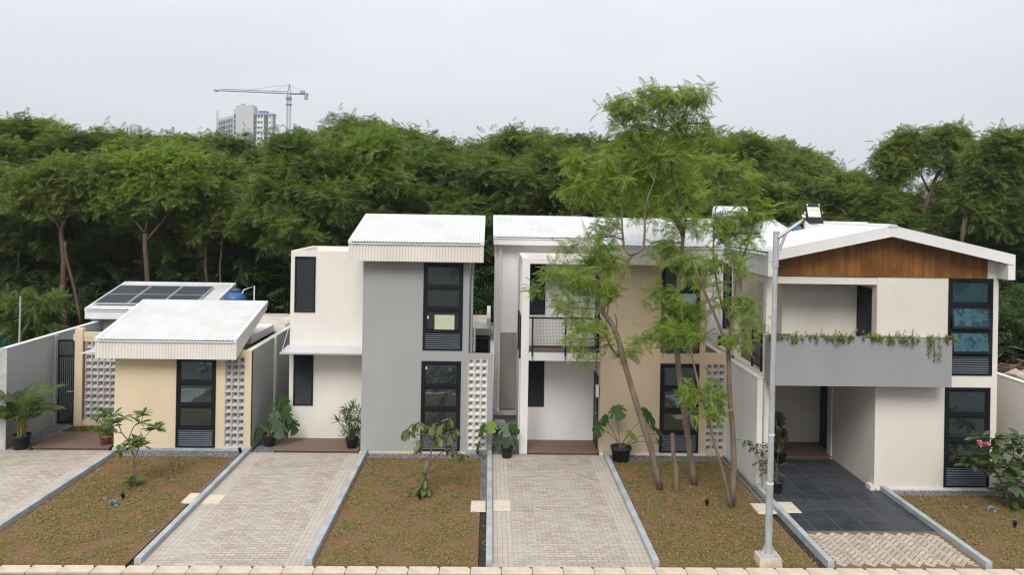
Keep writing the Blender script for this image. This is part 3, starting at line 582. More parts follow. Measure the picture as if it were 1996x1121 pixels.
# flat slabs round the little yard
p = MB(); p.box(-9.7, -6.85, 26.0, 28.6, 2.7, 2.95); p.box(-9.7, -7.22, 23.62, 25.997, 2.72, 2.947); fs = p.build('flat_roof', 'white', h1)
q = MB(); q.box(-9.68, -6.87, 26.02, 28.58, 2.951, 2.958); q.build('roof_screed', 'slab', fs)
q = MB(); q.box(-7.9, -6.9, 26.4, 26.5, 0, 2.7); q.build('yard_wall', 'wallgrey', h1)
q = MB(); q.box(-7.75, -7.0, 26.36, 26.399, .1, 2.5); q.build('yard_door', 'black', h1)
# gate
gt = thing('gate', (-13.2, 24.44, 0), 'tall black metal gate of vertical bars beside the beige pillar', 'gate')
g_ = MB(); gx0, gx1 = -13.5, -12.92
for a in (gx0, gx1 - .06): g_.box(a, a + .06, 24.42, 24.47, .02, 2.64)
for z in (.02, 2.10, 2.58): g_.box(gx0 + .06, gx1 - .06, 24.42, 24.47, z, z + .06)
g_.build('frame', 'black', gt)
g_ = MB()
for k in range(7):
    x = gx0 + .1 + k * .062; g_.box(x - .012, x + .012, 24.43, 24.46, .08, 2.10); g_.box(x - .012, x + .012, 24.43, 24.46, 2.16, 2.58)
g_.build('bars', 'black', gt); g_ = MB(); g_.box(gx1 - .2, gx1 - .03, 24.37, 24.39, 1.02, 1.045); g_.box(gx1 - .05, gx1 - .03, 24.39, 24.42, 1.02, 1.045); g_.build('handle', 'alu', gt)
p = MB(); p.box(-13.45, -11.8, 26.3, 26.36, 0, 2.3); tag(p.build('side_wall', 'pvc', loc=(-12.6, 26.3, 0)), 'pale wall seen through the bars of the black gate', 'wall')
# solar panels on the rear roof
sl = math.atan2(.64, 2.9)
def roofpt(x, y, up): z = 3.24 + (y - 26.95) * .64 / 2.9; return (x, y - up * math.sin(sl), z + up * math.cos(sl))
for k, lab in enumerate(('leftmost of the three dark solar panels', 'middle one of the three dark solar panels', 'rightmost of the three dark solar panels')):
    xa = -13.82 + k * 1.16; xb = xa + 1.145; ya, yb = 27.3, 29.25
    pn = thing('photovoltaic_module', roofpt((xa + xb) / 2, (ya + yb) / 2, .1), lab, 'solar panel', 'solar panels on the rear roof')
    f = MB(); d = .03
    for X0, X1, Y0, Y1 in ((xa, xb, ya, ya + d), (xa, xb, yb - d, yb), (xa, xa + d, ya + d, yb - d), (xb - d, xb, ya + d, yb - d), (xa + d, xb - d, (ya + yb) / 2 - .012, (ya + yb) / 2 + .012)):
        f.hexa([roofpt(X0, Y0, .07), roofpt(X1, Y0, .07), roofpt(X1, Y1, .07), roofpt(X0, Y1, .07), roofpt(X0, Y0, .115), roofpt(X1, Y0, .115), roofpt(X1, Y1, .115), roofpt(X0, Y1, .115)])
    f.build('frame', 'alu', pn)
    c = MB()
    for Y0, Y1 in ((ya + d, (ya + yb) / 2 - .012), ((ya + yb) / 2 + .012, yb - d)):
        c.hexa([roofpt(xa + d, Y0, .08), roofpt(xb - d, Y0, .08), roofpt(xb - d, Y1, .08), roofpt(xa + d, Y1, .08), roofpt(xa + d, Y0, .107), roofpt(xb - d, Y0, .107), roofpt(xb - d, Y1, .107), roofpt(xa + d, Y1, .107)])
    c.build('cells', 'solar', pn)
def water_tank(x, y, z, r, h, lab):
    t_ = thing('water_tank', (x, y, z), lab, 'water tank', 'blue water tanks on the roofs')
    b = MB(); pr = [(r * .94, 0)]
    for k in range(9): pr += [(r * (1.0 if k % 2 == 0 else .965), h * (k + .5) / 12)]
    pr += [(r, h * .75), (r * .93, h * .8), (r * .6, h * .92), (r * .42, h * .96)]
    b.lathe((x, y, z), pr, 28); b.build('body', 'tank', t_, smooth=True)
    b = MB(); b.lathe((x, y, z), [(r * .5, h * .955), (r * .52, h * 1.0), (r * .3, h * 1.06), (r * .1, h * 1.08)], 20); b.build('lid', 'tanklid', t_, smooth=True)
    return t_
water_tank(-8.86, 27.1, 2.96, .38, 1.0, 'blue water tank with dark lid behind the small house\'s front roof')
b = MB(); b.tube([(-8.60, 27.0, 3.85), (-8.55, 27.0, 3.98), (-8.15, 26.9, 4.14), (-8.15, 26.9, 2.95)], .022, 8); tag(b.build('water_pipe', 'pvc', loc=(-7.9, 26.9, 2.96)), 'thin white pipe rising beside the blue tank of the small house', 'pipe')

# ------------------------------------------------------------------ grey and cream house (two storeys)
h2 = thing('house', (-3, 22, 0), 'two storey house with grey front bay and flat topped cream wing', 'house', 'row houses')
uz = (2.93, 5.40)
bay(h2, -3.57, -.57, YF, 24.2, 5.57, 6.25, 'grey', [(-1.88, -.77, *wz), (-1.87, -.75, *uz)])
window(h2, -1.89, -.78, wz[0], wz[1], YF); window(h2, -1.87, -.75, uz[0], uz[1], YF)
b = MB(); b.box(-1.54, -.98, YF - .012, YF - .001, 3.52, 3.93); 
mono_roof(h2, -3.92, -.18, 21.4, 5.98, 24.3, 6.69)
c = MB(); c.panel(-5.9, -3.59, -.05, 5.62, 23.0, 23.14, [(-5.78, -5.17, 3.80, 5.45), (-5.77, -5.19, 1.03, 2.53)], 'y')
c.box(-5.9, -5.76, 23.142, 25.8, -.05, 5.62); c.box(-5.76, -3.6, 25.66, 25.8, -.05, 5.62); c.box(-5.76, -3.6, 23.142, 25.658, 5.2, 5.3); c.build('wing_wall', 'cream', h2)
shutter(h2, -5.78, -5.17, 3.80, 5.45, 23.0); shutter(h2, -5.77, -5.19, 1.03, 2.53, 23.0, 24)
a = MB(); a.hexa([(-5.95, 22.1, 2.73), (-3.58, 22.1, 2.73), (-3.58, 23, 2.80), (-5.95, 23, 2.80), (-5.95, 22.1, 2.748), (-3.58, 22.1, 2.748), (-3.58, 23, 2.818), (-5.95, 23, 2.818)]); aw = a.build('awning', 'awning', h2)
a = MB(); a.tube([(-5.91, 22.15, 2.75), (-5.91, 22.99, 3.42)], .009, 6); a.build('stay_rod', 'alu', aw); a = MB(); a.box(-5.95, -3.58, 22.085, 22.102, 2.715, 2.76); a.build('edge_strip', 'alu', aw)
w = MB(); w.panel(-.57, .13, -.05, 2.84, YF + .005, YF + .13, [(-.575, -.02, .11, 2.69)], 'y'); w.build('wing_screen_wall', 'grey', h2)
breeze(h2, -.57, -.02, .11, 2.69, YF + .01, 3, 13, 'concw')
p = MB(); p.box(-3.6, -.6, YF - .045, YF - .002, -.05, .05); p.build('plinth', 'tan', h2)
d = MB(); d.tube([(-.50, 22.0, 5.5), (-.50, 22.0, 2.86)], .04, 10); d.tube([(-.41, 22.05, 3.55), (-.41, 22.05, 2.86)], .035, 10)
for z in (5.0, 3.9, 3.2): d.box(-.55, -.45, 21.955, 22.045, z, z + .03)
d.build('downpipe', 'pvcg', h2)
p = MB(); p.box(-3.67, -3.575, 22.5, 22.72, 1.62, 1.98); p.build('meter_box', 'pvc', h2)
p = MB(); p.box(-5.7, .04, 25.82, 28.8, -.05, 2.62); p.build('rear_wall', 'grey', h2)
p = MB(); p.box(-5.7, .06, 25.6, 28.9, 2.74, 2.95); sb = p.build('flat_roof', 'grey', h2); p = MB(); p.box(-5.66, .02, 25.64, 28.86, 2.951, 2.958); p.build('roof_screed', 'slab', sb); p = MB(); p.box(-.08, .05, 25.7, 28.9, 2.959, 3.3); p.build('parapet', 'white', sb)
p = MB(); p.box(-.46, .0, 25.76, 25.818, 1.0, 2.6); p.build('rear_window', 'black', h2)
b.build('painted_reflection', 'painted_reflection', h2)  # pale box on the upper pane, painted to stand for a reflection in the glass

for x, z in ((-.93, 4.72), (-.93, 4.06), (-1.74, 3.86), (-1.76, 2.42)):
    b = MB(); b.box(x - .025, x + .025, YF + .0, YF + .009, z - .04, z + .04); b.build('sticker', 'pvc', h2)
# ------------------------------------------------------------------ balcony house (white frame, tan bay)
h3 = thing('house', (3, 22, 0), 'two storey house with tan bay, white balcony frame and breeze blocks behind slim trees', 'house', 'row houses')
bay(h3, 3.2, 6.2, YF + .02, 24.25, 5.57, 6.25, 'tan', [(4.91, 6.03, *wz), (4.91, 6.02, *uz)])
window(h3, 4.91, 6.03, wz[0], wz[1], YF + .02); window(h3, 4.91, 6.02, uz[0], uz[1], YF + .02, tilts=(0, .1, 0))
mono_roof(h3, 2.88, 6.56, 21.4, 5.98, 24.3, 6.69)
w = MB(); w.panel(6.2, 6.835, -.05, 2.92, YF + .025, YF + .15, [(6.245, 6.78, .1, 2.62)], 'y'); w.build('wing_screen_wall', 'tan', h3)
breeze(h3, 6.245, 6.78, .1, 2.62, YF + .03, 3, 13)
p = MB(); p.box(3.2, 6.24, YF - .04, YF + .018, -.05, .05); p.build('plinth', 'cream', h3)
# balcony: posts, beams, floor, canopy slab
f = MB(); yb = 21.85
f.box(.92, 1.14, yb, yb + .2, -.05, 5.418); f.box(.92, 3.19, yb, 24.3, 5.42, 5.58); f.box(1.142, 3.19, yb, yb + .2, 2.66, 2.87)
f.box(.92, 1.10, yb + .202, 23.9, 2.66, 2.87); f.box(.92, 1.10, 23.2, 24.9, -.05, 2.655); f.box(.92, 1.10, 23.2, 24.9, 2.875, 5.418)
f.box(1.102, 3.195, yb + .202, 23.0, 2.68, 2.85)
f.build('balcony_frame', 'white', h3)
f = MB(); f.box(1.102, 3.19, yb + .21, 23.0, 2.853, 2.885); f.build('balcony_floor', 'deck', h3)
f = MB(); f.box(1.08, 3.15, yb + .22, 24.15, 5.581, 5.587); f.build('canopy_screed', 'slab', h3)
c = MB(); c.panel(1.102, 3.2, -.05, 5.418, 23.02, 23.16, [(1.16, 1.67, 2.95, 5.33), (1.18, 1.68, 1.06, 2.45)], 'y'); c.box(1.102, 3.4, 23.162, 24.9, 5.2, 5.41); c.build('recess_wall', 'white', h3)
shutter(h3, 1.16, 1.67, 3.82, 5.33, 23.02); shutter(h3, 1.18, 1.68, 1.06, 2.45, 23.02, 24)
c = MB(); c.box(1.16, 1.67, 23.02, 23.1, 2.95, 3.82); c.build('wall_infill', 'white', h3)
for z0 in (.03, 2.9):
    d = MB(); d.box(3.165, 3.198, 22.2, 22.98, z0, z0 + 2.12); do = d.build('door', 'black', h3); d = MB(); d.box(3.13, 3.15, 22.3, 22.42, z0 + 1.0, z0 + 1.03); d.box(3.15, 3.164, 22.4, 22.42, z0 + 1.0, z0 + 1.03); d.build('handle', 'alu', do)
p = MB(); p.box(3.10, 3.17, 21.9, 22.1, 1.62, 1.95); p.build('meter_box', 'pvc', h3)
r_ = MB(); yr = 21.80
for x in (1.24, 2.18, 3.08): r_.box(x - .022, x + .022, yr, yr + .044, 2.72, 3.86)
r_.box(1.142, 3.19, yr, yr + .045, 3.861, 3.905); r_.box(1.24, 3.08, yr + .01, yr + .04, 3.04, 3.075)
r_.box(.872, .916, 21.95, 21.994, 2.7, 3.9); r_.box(.872, .916, 23.3, 23.344, 2.7, 3.9); r_.box(.872, .916, 21.995, 23.3, 3.86, 3.9); r_.box(.874, .914, 21.995, 23.3, 3.04, 3.075)
rl = r_.build('railing', 'black', h3)
r_ = MB()
for k in range(44): x = 1.26 + k * .0415; r_.box(x - .0022, x + .0022, yr + .02, yr + .026, 3.075, 3.86)
for k in range(19): z = 3.1 + k * .0405; r_.box(1.25, 3.07, yr + .014, yr + .0195, z - .0022, z + .0022)
r_.build('wire_mesh', 'black', rl)
for x in (1.24, 2.18, 3.08): r_ = MB(); r_.tube([(x, yr - .006, 2.76), (x, yr + .05, 2.76)], .03, 8); r_.build('fixing', 'galv', rl)
# rear part with its own roof
c = MB(); c.box(.16, 3.5, 25.0, 27.6, -.05, 5.84); c.build('rear_wall', 'white', h3)
mono_roof(h3, .10, 3.46, 24.62, 6.05, 27.5, 6.68, fas=.24, back=.2, corr_front=False)
c = MB(); c.box(3.5, 6.6, 24.3, 27.5, -.05, 5.6); c.build('rear_block', 'white', h3)
c = MB()
for i, (a, b2) in enumerate(((.36, .625), (.63, .895))): c.box(a, b2, 24.93, 24.998, .48, 2.95)
c.build('concrete_panels', 'bare', h3)
c = MB(); c.tube([(.33, 24.9, 5.75), (.33, 24.9, .55), (.33, 24.75, .35)], .04, 10)
for z in (5.2, 4.1, 2.95, 1.2): c.box(.28, .38, 24.86, 24.96, z, z + .03)
c.build('downpipe', 'pvc', h3)
c = MB(); c.box(.2, .9, 24.6, 24.9, .36, .44); c.box(.2, .55, 23.9, 24.3, .2, .3); c.build('alley_step', 'conc', h3)

# ------------------------------------------------------------------ gable house (two storeys, carport)
h4 = thing('house', (10, 20, 0), 'two storey cream house with dark wooden gable, planter balcony and open carport', 'house', 'row houses')
Y4 = 19.24
f = MB()
f.panel(9.82, 12.95, -.05, 5.38, Y4, Y4 + .14, [(11.6, 12.77, *wz), (11.65, 12.80, *uz)], 'y')
f.box(12.81, 12.95, Y4 + .142, 27, -.05, 5.9); f.box(9.82, 9.96, Y4 + .142, 21.9, -.05, 2.85); f.box(9.82, 9.96, Y4 + .142, 20.3, 2.85, 5.38)
f.build('front_wall', 'cream4', h4)
window(h4, 11.6, 12.77, wz[0], wz[1], Y4, 'glass'); window(h4, 11.65, 12.80, uz[0], uz[1], Y4, 'glass_t', tilts=(.2, .2, 0))
f = MB(); f.box(9.85, 13.05, Y4 - .05, Y4 - .002, -.05, .05); f.box(9.70, 9.818, Y4 - .06, Y4 + .2, -.05, .12); f.build('plinth', 'cream4', h4)
f = MB(); 
for q in ((6.99, 7.22, Y4, Y4 + .2, -.05, 5.38), (6.99, 7.2, 21.75, 21.95, -.05, 5.38), (9.78, 10.0, 21.66, 21.9, -.05, 2.68)): f = MB(); f.box(*q); f.build('pillar', 'cream4', h4)
for q in ((7.222, 9.818, Y4 + .01, Y4 + .2, 5.2, 5.38), (6.99, 7.16, Y4 + .202, 21.748, 5.2, 5.38), (6.99, 7.16, Y4 + .202, 23.4, 2.66, 2.88)): f = MB(); f.box(*q); f.build('beam', 'cream4', h4)
f = MB(); f.box(7.162, 9.818, Y4 + .2, 23.4, 2.66, 2.84); f.build('balcony_slab', 'cream4', h4)
f = MB(); f.box(7.165, 9.815, Y4 + .15, 23.4, 2.842, 2.875); f.build('balcony_floor', 'deck', h4)
f = MB(); f.panel(7.80, 9.818, 2.876, 5.38, 20.3, 20.44, [], 'y'); f.box(7.80, 7.94, 20.442, 24.4, 2.876, 5.38); f.build('balcony_wall', 'cream4', h4)
f = MB(); f.box(7.2, 10.6, 23.02, 23.16, -.05, 2.66); f.box(10.06, 10.2, 21.92, 23.0, -.05, 2.66); f.box(6.98, 7.12, 22.0, 23.0, -.05, 2.66); f.build('carport_wall', 'cream4', h4)
d = MB(); d.box(10.02, 10.058, 22.0, 22.95, .04, 2.2); do = d.build('door', 'black', h4); d = MB(); d.box(9.99, 10.012, 22.1, 22.22, 1.02, 1.05); d.box(10.0, 10.02, 22.2, 22.22, 1.02, 1.05); d.build('handle', 'alu', do)
d = MB(); d.box(9.79, 9.818, 19.5, 20.25, 2.88, 5.08); do = d.build('door', 'black', h4)
l = MB()
for k in range(26): z = 3.1 + k * .07; l.box(9.772, 9.789, 19.58, 19.9, z, z + .035)
l.build('louvre', 'louvre', do); d = MB(); d.box(9.72, 9.74, 20.08, 20.2, 3.9, 3.93); d.box(9.74, 9.789, 20.18, 20.2, 3.9, 3.93); d.build('handle', 'alu', do)
# planter box hung in front of the balcony
p = MB(); px0, px1, pa, pb_, pz0, pz1 = 6.97, 11.42, 18.66, 19.236, 2.75, 3.92
p.box(px0, px1, pa, pa + .09, pz0, pz1); p.box(px0, px1, pb_ - .07, pb_, pz0, pz1 - .03); p.box(px0, px0 + .09, pa + .092, pb_ - .072, pz0, pz1); p.box(px1 - .09, px1, pa + .092, pb_ - .072, pz0, pz1); p.box(px0 + .09, px1 - .09, pa + .092, pb_ - .072, pz0, pz0 + .1)
pbx = p.build('planter_box', 'grey_box', h4); p = MB(); p.box(px0 + .092, px1 - .092, pa + .094, pb_ - .074, pz0 + .11, pz1 - .1); p.build('soil', 'soil', pbx)
# balcony side railing
r_ = MB()
for y in (19.62, 20.3): r_.box(7.0, 7.045, y, y + .045, 2.7, 3.82)
r_.box(7.0, 7.045, 19.45, 20.345, 3.82, 3.86); r_.box(7.0, 7.04, 19.45, 20.3, 2.98, 3.02); r_.box(7.045, 7.75, 19.62, 19.66, 3.82, 3.86)
rl = r_.build('railing', 'black', h4); r_ = MB()
for k in range(15): y = 19.66 + k * .042; r_.box(7.018, 7.023, y, y + .004, 3.02, 3.82)
for k in range(19): z = 3.04 + k * .0405; r_.box(7.0235, 7.028, 19.66, 20.3, z, z + .004)
r_.build('wire_mesh', 'black', rl)
# gable roof
XL, XR, XM, ZE, ZR_, ya, yb = 6.86, 13.07, 9.965, 6.0, 6.68, 18.8, 22.1
b = MB(); th = .20
b.prism([(XL, ZE - .02), (XM, ZR_ - .02), (XM, ZR_ - th - .02), (XL, ZE - th)], 'y', ya + .03, yb); b.prism([(XM, ZR_ - .02), (XR, ZE - .02), (XR, ZE - th), (XM, ZR_ - th - .02)], 'y', ya + .03, yb)
ro = b.build('roof', 'white', h4)
sh = MB(); ng = math.atan2(ZR_ - ZE, XM - XL)
sh.corr((XL - .03, ya + .10, ZE + .02), (0, yb - ya - .1, 0), (XM - XL + .03, 0, ZR_ - ZE), (-math.sin(ng), 0, math.cos(ng)), .016, .085)
sh.corr((XR + .03, ya + .10, ZE + .02), (0, yb - ya - .1, 0), (XM - XR - .03, 0, ZR_ - ZE), (math.sin(ng), 0, math.cos(ng)), .016, .085)
sh.build('roof_sheet', 'roof', ro, smooth=True)
bb = MB(); h_ = .235
bb.prism([(XL, ZE + .035), (XM, ZR_ + .04), (XR, ZE + .035), (XR, ZE - h_), (XM, ZR_ - h_), (XL, ZE - h_)], 'y', ya, ya + .028)
bb.prism([(XL, ZE + .035), (XM, ZR_ + .04), (XR, ZE + .035), (XR, ZE + .0), (XM, ZR_ + .0), (XL, ZE + .0)], 'y', ya + .0285, ya + .13); bb.build('bargeboard', 'white', ro)
for q in (XL, XR - .18): e = MB(); e.box(q, q + .18, ya + .03, yb - .1, 5.41, ZE - h_ + .03); e.box(q, q + .18, ya, ya + .0295, 5.41, ZE - h_); e.build('eave_fascia', 'white', ro)
e = MB(); e.tube([(XL - .05, ya + .1, ZE - .06), (XL - .05, yb, ZE - .06)], .03, 8); e.build('gutter', 'trim', ro)
rc = MB(); rc.prism([(XM + .13 * math.cos(t_), ZR_ + .0 + .07 * math.sin(t_)) for t_ in [math.pi * k / 8 for k in range(9)]], 'y', ya - .02, yb); rc.build('ridge_cap', 'roof', ro, smooth=False)
sc_ = MB()
for s_ in (-1, 1):
    for i in range(4):
        for k in range(9):
            t_ = (i + .35) / 4; x = XM + s_ * (XM - XL) * (1 - t_); y = ya + .35 + k * .34; z = ZE + (ZR_ - ZE) * t_ + .036; sc_.box(x - .012, x + .012, y - .012, y + .012, z - .01, z + .014)
tag(sc_.build('screws', 'trim', ro), kind='stuff')
gw = MB(); gw.prism([(7.02, 5.40), (12.64, 5.40), (12.64, ZE - .11), (XM, ZR_ - .24), (7.02, ZE - .18)], 'y', Y4 - .02, Y4 + .05); gw.build('wood_gable', 'woodgable', h4)
gw = MB(); gw.box(12.66, 12.93, Y4 + .0, Y4 + .1, 5.40, 5.85); gw.build('gable_end', 'white', h4)
# rear part
c = MB(); c.panel(6.98, 10.15, -.05, 5.8, 25.0, 25.14, [(7.64, 7.92, 3.17, 5.3)], 'y'); c.box(10.3, 12.8, 25, 27.4, -.05, 5.6); c.build('rear_wall', 'white', h4)
sw_ = MB(); sw_.box(7.64, 7.70, 24.97, 25.05, 3.17, 5.3); sw_.box(7.86, 7.92, 24.97, 25.05, 3.17, 5.3); sw_.box(7.7, 7.86, 24.97, 25.05, 3.17, 3.23); sw_.box(7.7, 7.86, 24.97, 25.05, 5.24, 5.3); rw = sw_.build('rear_window', 'black', h4); g_ = MB(); g_.box(7.7, 7.86, 25.0, 25.02, 3.23, 5.24); g_.build('pane', 'glass', rw)
d = MB(); d.box(7.5, 8.0, 24.94, 24.998, .1, 2.92); d.build('rear_door', 'black', h4)
mono_roof(h4, 6.92, 10.22, 24.62, 6.05, 27.5, 6.68, fas=.24, back=.2, corr_front=False)
c = MB(); c.box(10.75, 12.9, 26.0, 26.14, 5.6, 6.72); c.build('parapet', 'white', h4)
water_tank(10.72, 26.9, 5.72, .36, .85, 'blue water tank peeking over the gable house roof beside the lamp')
# solar water heater on the rear roof
hx = thing('solar_water_heater', (8.4, 27, 6.7), 'white cylinder solar water heater on the rear roof behind the slim trees', 'water heater')
b = MB(); b.tube([(7.86, 26.95, 6.95), (7.90, 26.95, 6.95), (8.98, 26.95, 6.95), (9.02, 26.95, 6.95)], [.2, .235, .235, .2], 20); b.build('cylinder', 'pvc', hx, smooth=True)
def rp2(x, y, up): z = 6.05 + (y - 24.62) * .63 / 2.88; return (x, y, z + up)
M['blueink'] = mk('blue lettering', (0.03, 0.12, 0.5), rough=0.5); M['orangeink'] = mk('orange emblem', (0.75, 0.22, 0.05), rough=0.5)
b = MB(); yy = 26.95 - .241
for q in ((8.02, 8.045), (8.10, 8.125), (8.19, 8.215), (8.27, 8.295), (8.36, 8.385)): b.box(q[0], q[1], yy, yy + .012, 6.90, 7.02)
for q in ((8.045, 8.10, .0), (8.125, 8.17, .05), (8.295, 8.36, .1)): b.box(q[0], q[1], yy, yy + .012, 6.90 + q[2], 6.92 + q[2])
tag(b.build('lettering', 'blueink', hx), kind='stuff'); b = MB(); b.prism([(8.55 + .07 * math.cos(k * .785), 6.97 + .07 * math.sin(k * .785)) for k in range(8)], 'y', yy - .002, yy + .012); b.build('emblem', 'orangeink', hx)
b = MB(); b.hexa([rp2(7.9, 25.3, .06), rp2(8.95, 25.3, .06), rp2(8.95, 26.7, .06), rp2(7.9, 26.7, .06), rp2(7.9, 25.3, .13), rp2(8.95, 25.3, .13), rp2(8.95, 26.7, .13), rp2(7.9, 26.7, .13)]); b.build('collector', 'solar', hx)
b = MB(); b.box(8.0, 8.04, 26.9, 27.0, 6.5, 6.74); b.box(8.84, 8.88, 26.9, 27.0, 6.5, 6.74); b.build('cradle', 'alu', hx)
b = MB(); b.tube([(9.2, 27.3, 6.74), (9.9, 27.2, 6.72), (10.1, 27.1, 6.66)], .02, 6); tag(b.build('hose', 'net', loc=(9.6, 27.2, 6.7)), 'green hose lying along the rear roof near the water heater', 'hose')

# ------------------------------------------------------------------ entrance decks
for x0, x1, y0, y1, sk, lab in ((-12.75, -10.62, 21.92, 23.42, .25, 'brown wooden deck beside the terracotta pot and the potted palm'), (-5.95, -3.62, 21.84, 22.98, 0, 'brown wooden deck under the awning of the cream wing'), (1.15, 3.17, 21.83, 23.0, 0, 'brown wooden deck under the white balcony'), (7.24, 10.0, 21.64, 23.0, 0, 'brown wooden deck at the back of the carport')):
    m = MB(); n = int((y1 - y0) / .145)
    for k in range(n):
        a = y0 + (y1 - y0) * k / n; m.box(x0, x1, a + .002, y0 + (y1 - y0) * (k + 1) / n - .002, .03, .062)
    m.box(x0 + .03, x1 - .03, y0 + .03, y1 - .03, -.03, .028)
    tag(m.build('deck', 'deck', loc=(x0, y0, 0)), lab, 'deck', 'entrance decks')

# ================================================================== PLANTS: tools
def feather(k, lp, wp, droop=.3, term=True):
    """a twice-feathered leaf lying along +x, length 1: k pairs of pinnae, each a kite of its own"""
    V = []; Fq = []
    def kite(b, d, l, w, sag):
        d = np.array(d) / np.linalg.norm(d); side = np.cross(d, [0, 0, 1]); side /= np.linalg.norm(side)
        b = np.array(b); mid = b + d * l * .5 + np.array([0, 0, -sag * l * .2]); tip = b + d * l + np.array([0, 0, -sag * l])
        n = len(V); V.extend([b, mid + side * w, tip, mid - side * w]); Fq.append([n, n + 1, n + 2, n + 3])
    for i in range(k):
        t = .18 + .8 * i / (k - 1); p = (t, 0, -droop * t * t); l = lp * math.sin(math.pi * (.25 + .6 * (i + .5) / k))
        for s in (-1, 1): kite(p, (.45 + .25 * t, s * (1 - .25 * t), -droop * t * .8), l, wp, .35)
    if term: kite((1, 0, -droop), (1, .0, -1.2 * droop), lp * .8, wp, .5)
    n = len(V); V.extend([np.array(p) for p in ((0, -.006, 0), (.5, -.006, -droop * .25), (.5, .006, -droop * .25), (0, .006, 0), (1, -.004, -droop), (1, .004, -droop))]); Fq += [[n, n + 1, n + 2, n + 3], [n + 1, n + 4, n + 5, n + 2]]
    return np.array(V), np.array(Fq)
FE_FOREST = feather(5, .44, .055, .32); FE_NEAR = feather(8, .42, .034, .42)
def place(tpl, pos, az, pitch, roll, scale):
    V, Fq = tpl; n = len(pos)
    ca, sa, cb, sb, cg, sg = np.cos(az), np.sin(az), np.cos(pitch), np.sin(pitch), np.cos(roll), np.sin(roll); z = np.zeros(n); o = np.ones(n)
    Rz = np.stack([np.stack([ca, -sa, z], 1), np.stack([sa, ca, z], 1), np.stack([z, z, o], 1)], 1)
    Ry = np.stack([np.stack([cb, z, -sb], 1), np.stack([z, o, z], 1), np.stack([sb, z, cb], 1)], 1)
    Rx = np.stack([np.stack([o, z, z], 1), np.stack([z, cg, -sg], 1), np.stack([z, sg, cg], 1)], 1)
    A = (Rz @ Ry @ Rx) * scale[:, None, None]
    out = np.einsum('nij,kj->nki', A, V) + pos[:, None, :]
    F = (Fq[None] + (np.arange(n) * len(V))[:, None, None]).reshape(-1, Fq.shape[1])
    return out.reshape(-1, 3), F
def sprays(points, per, L0, L1, tpl, up=.35, jit=.1):
    """leaves radiating from each twig end"""
    P = np.repeat(np.array([tuple(p) for p in points]), per, 0); n = len(P)
    P = P + rng.normal(size=(n, 3)) * jit
    return place(tpl, P, rng.uniform(0, 2 * np.pi, n), rng.normal(up, .6, n), rng.normal(0, .6, n), rng.uniform(L0, L1, n))
def bend(a, b, k=4, amt=.12, sag=0.0):
    a, b = Vector(a), Vector(b); L = (b - a).length; off = Vector((R.uniform(-1, 1), R.uniform(-1, 1), R.uniform(-.6, .6))) * amt * L
    return [a.lerp(b, t) + off * math.sin(math.pi * t) + Vector((0, 0, -sag * L * math.sin(math.pi * t))) for t in [i / k for i in range(k + 1)]]

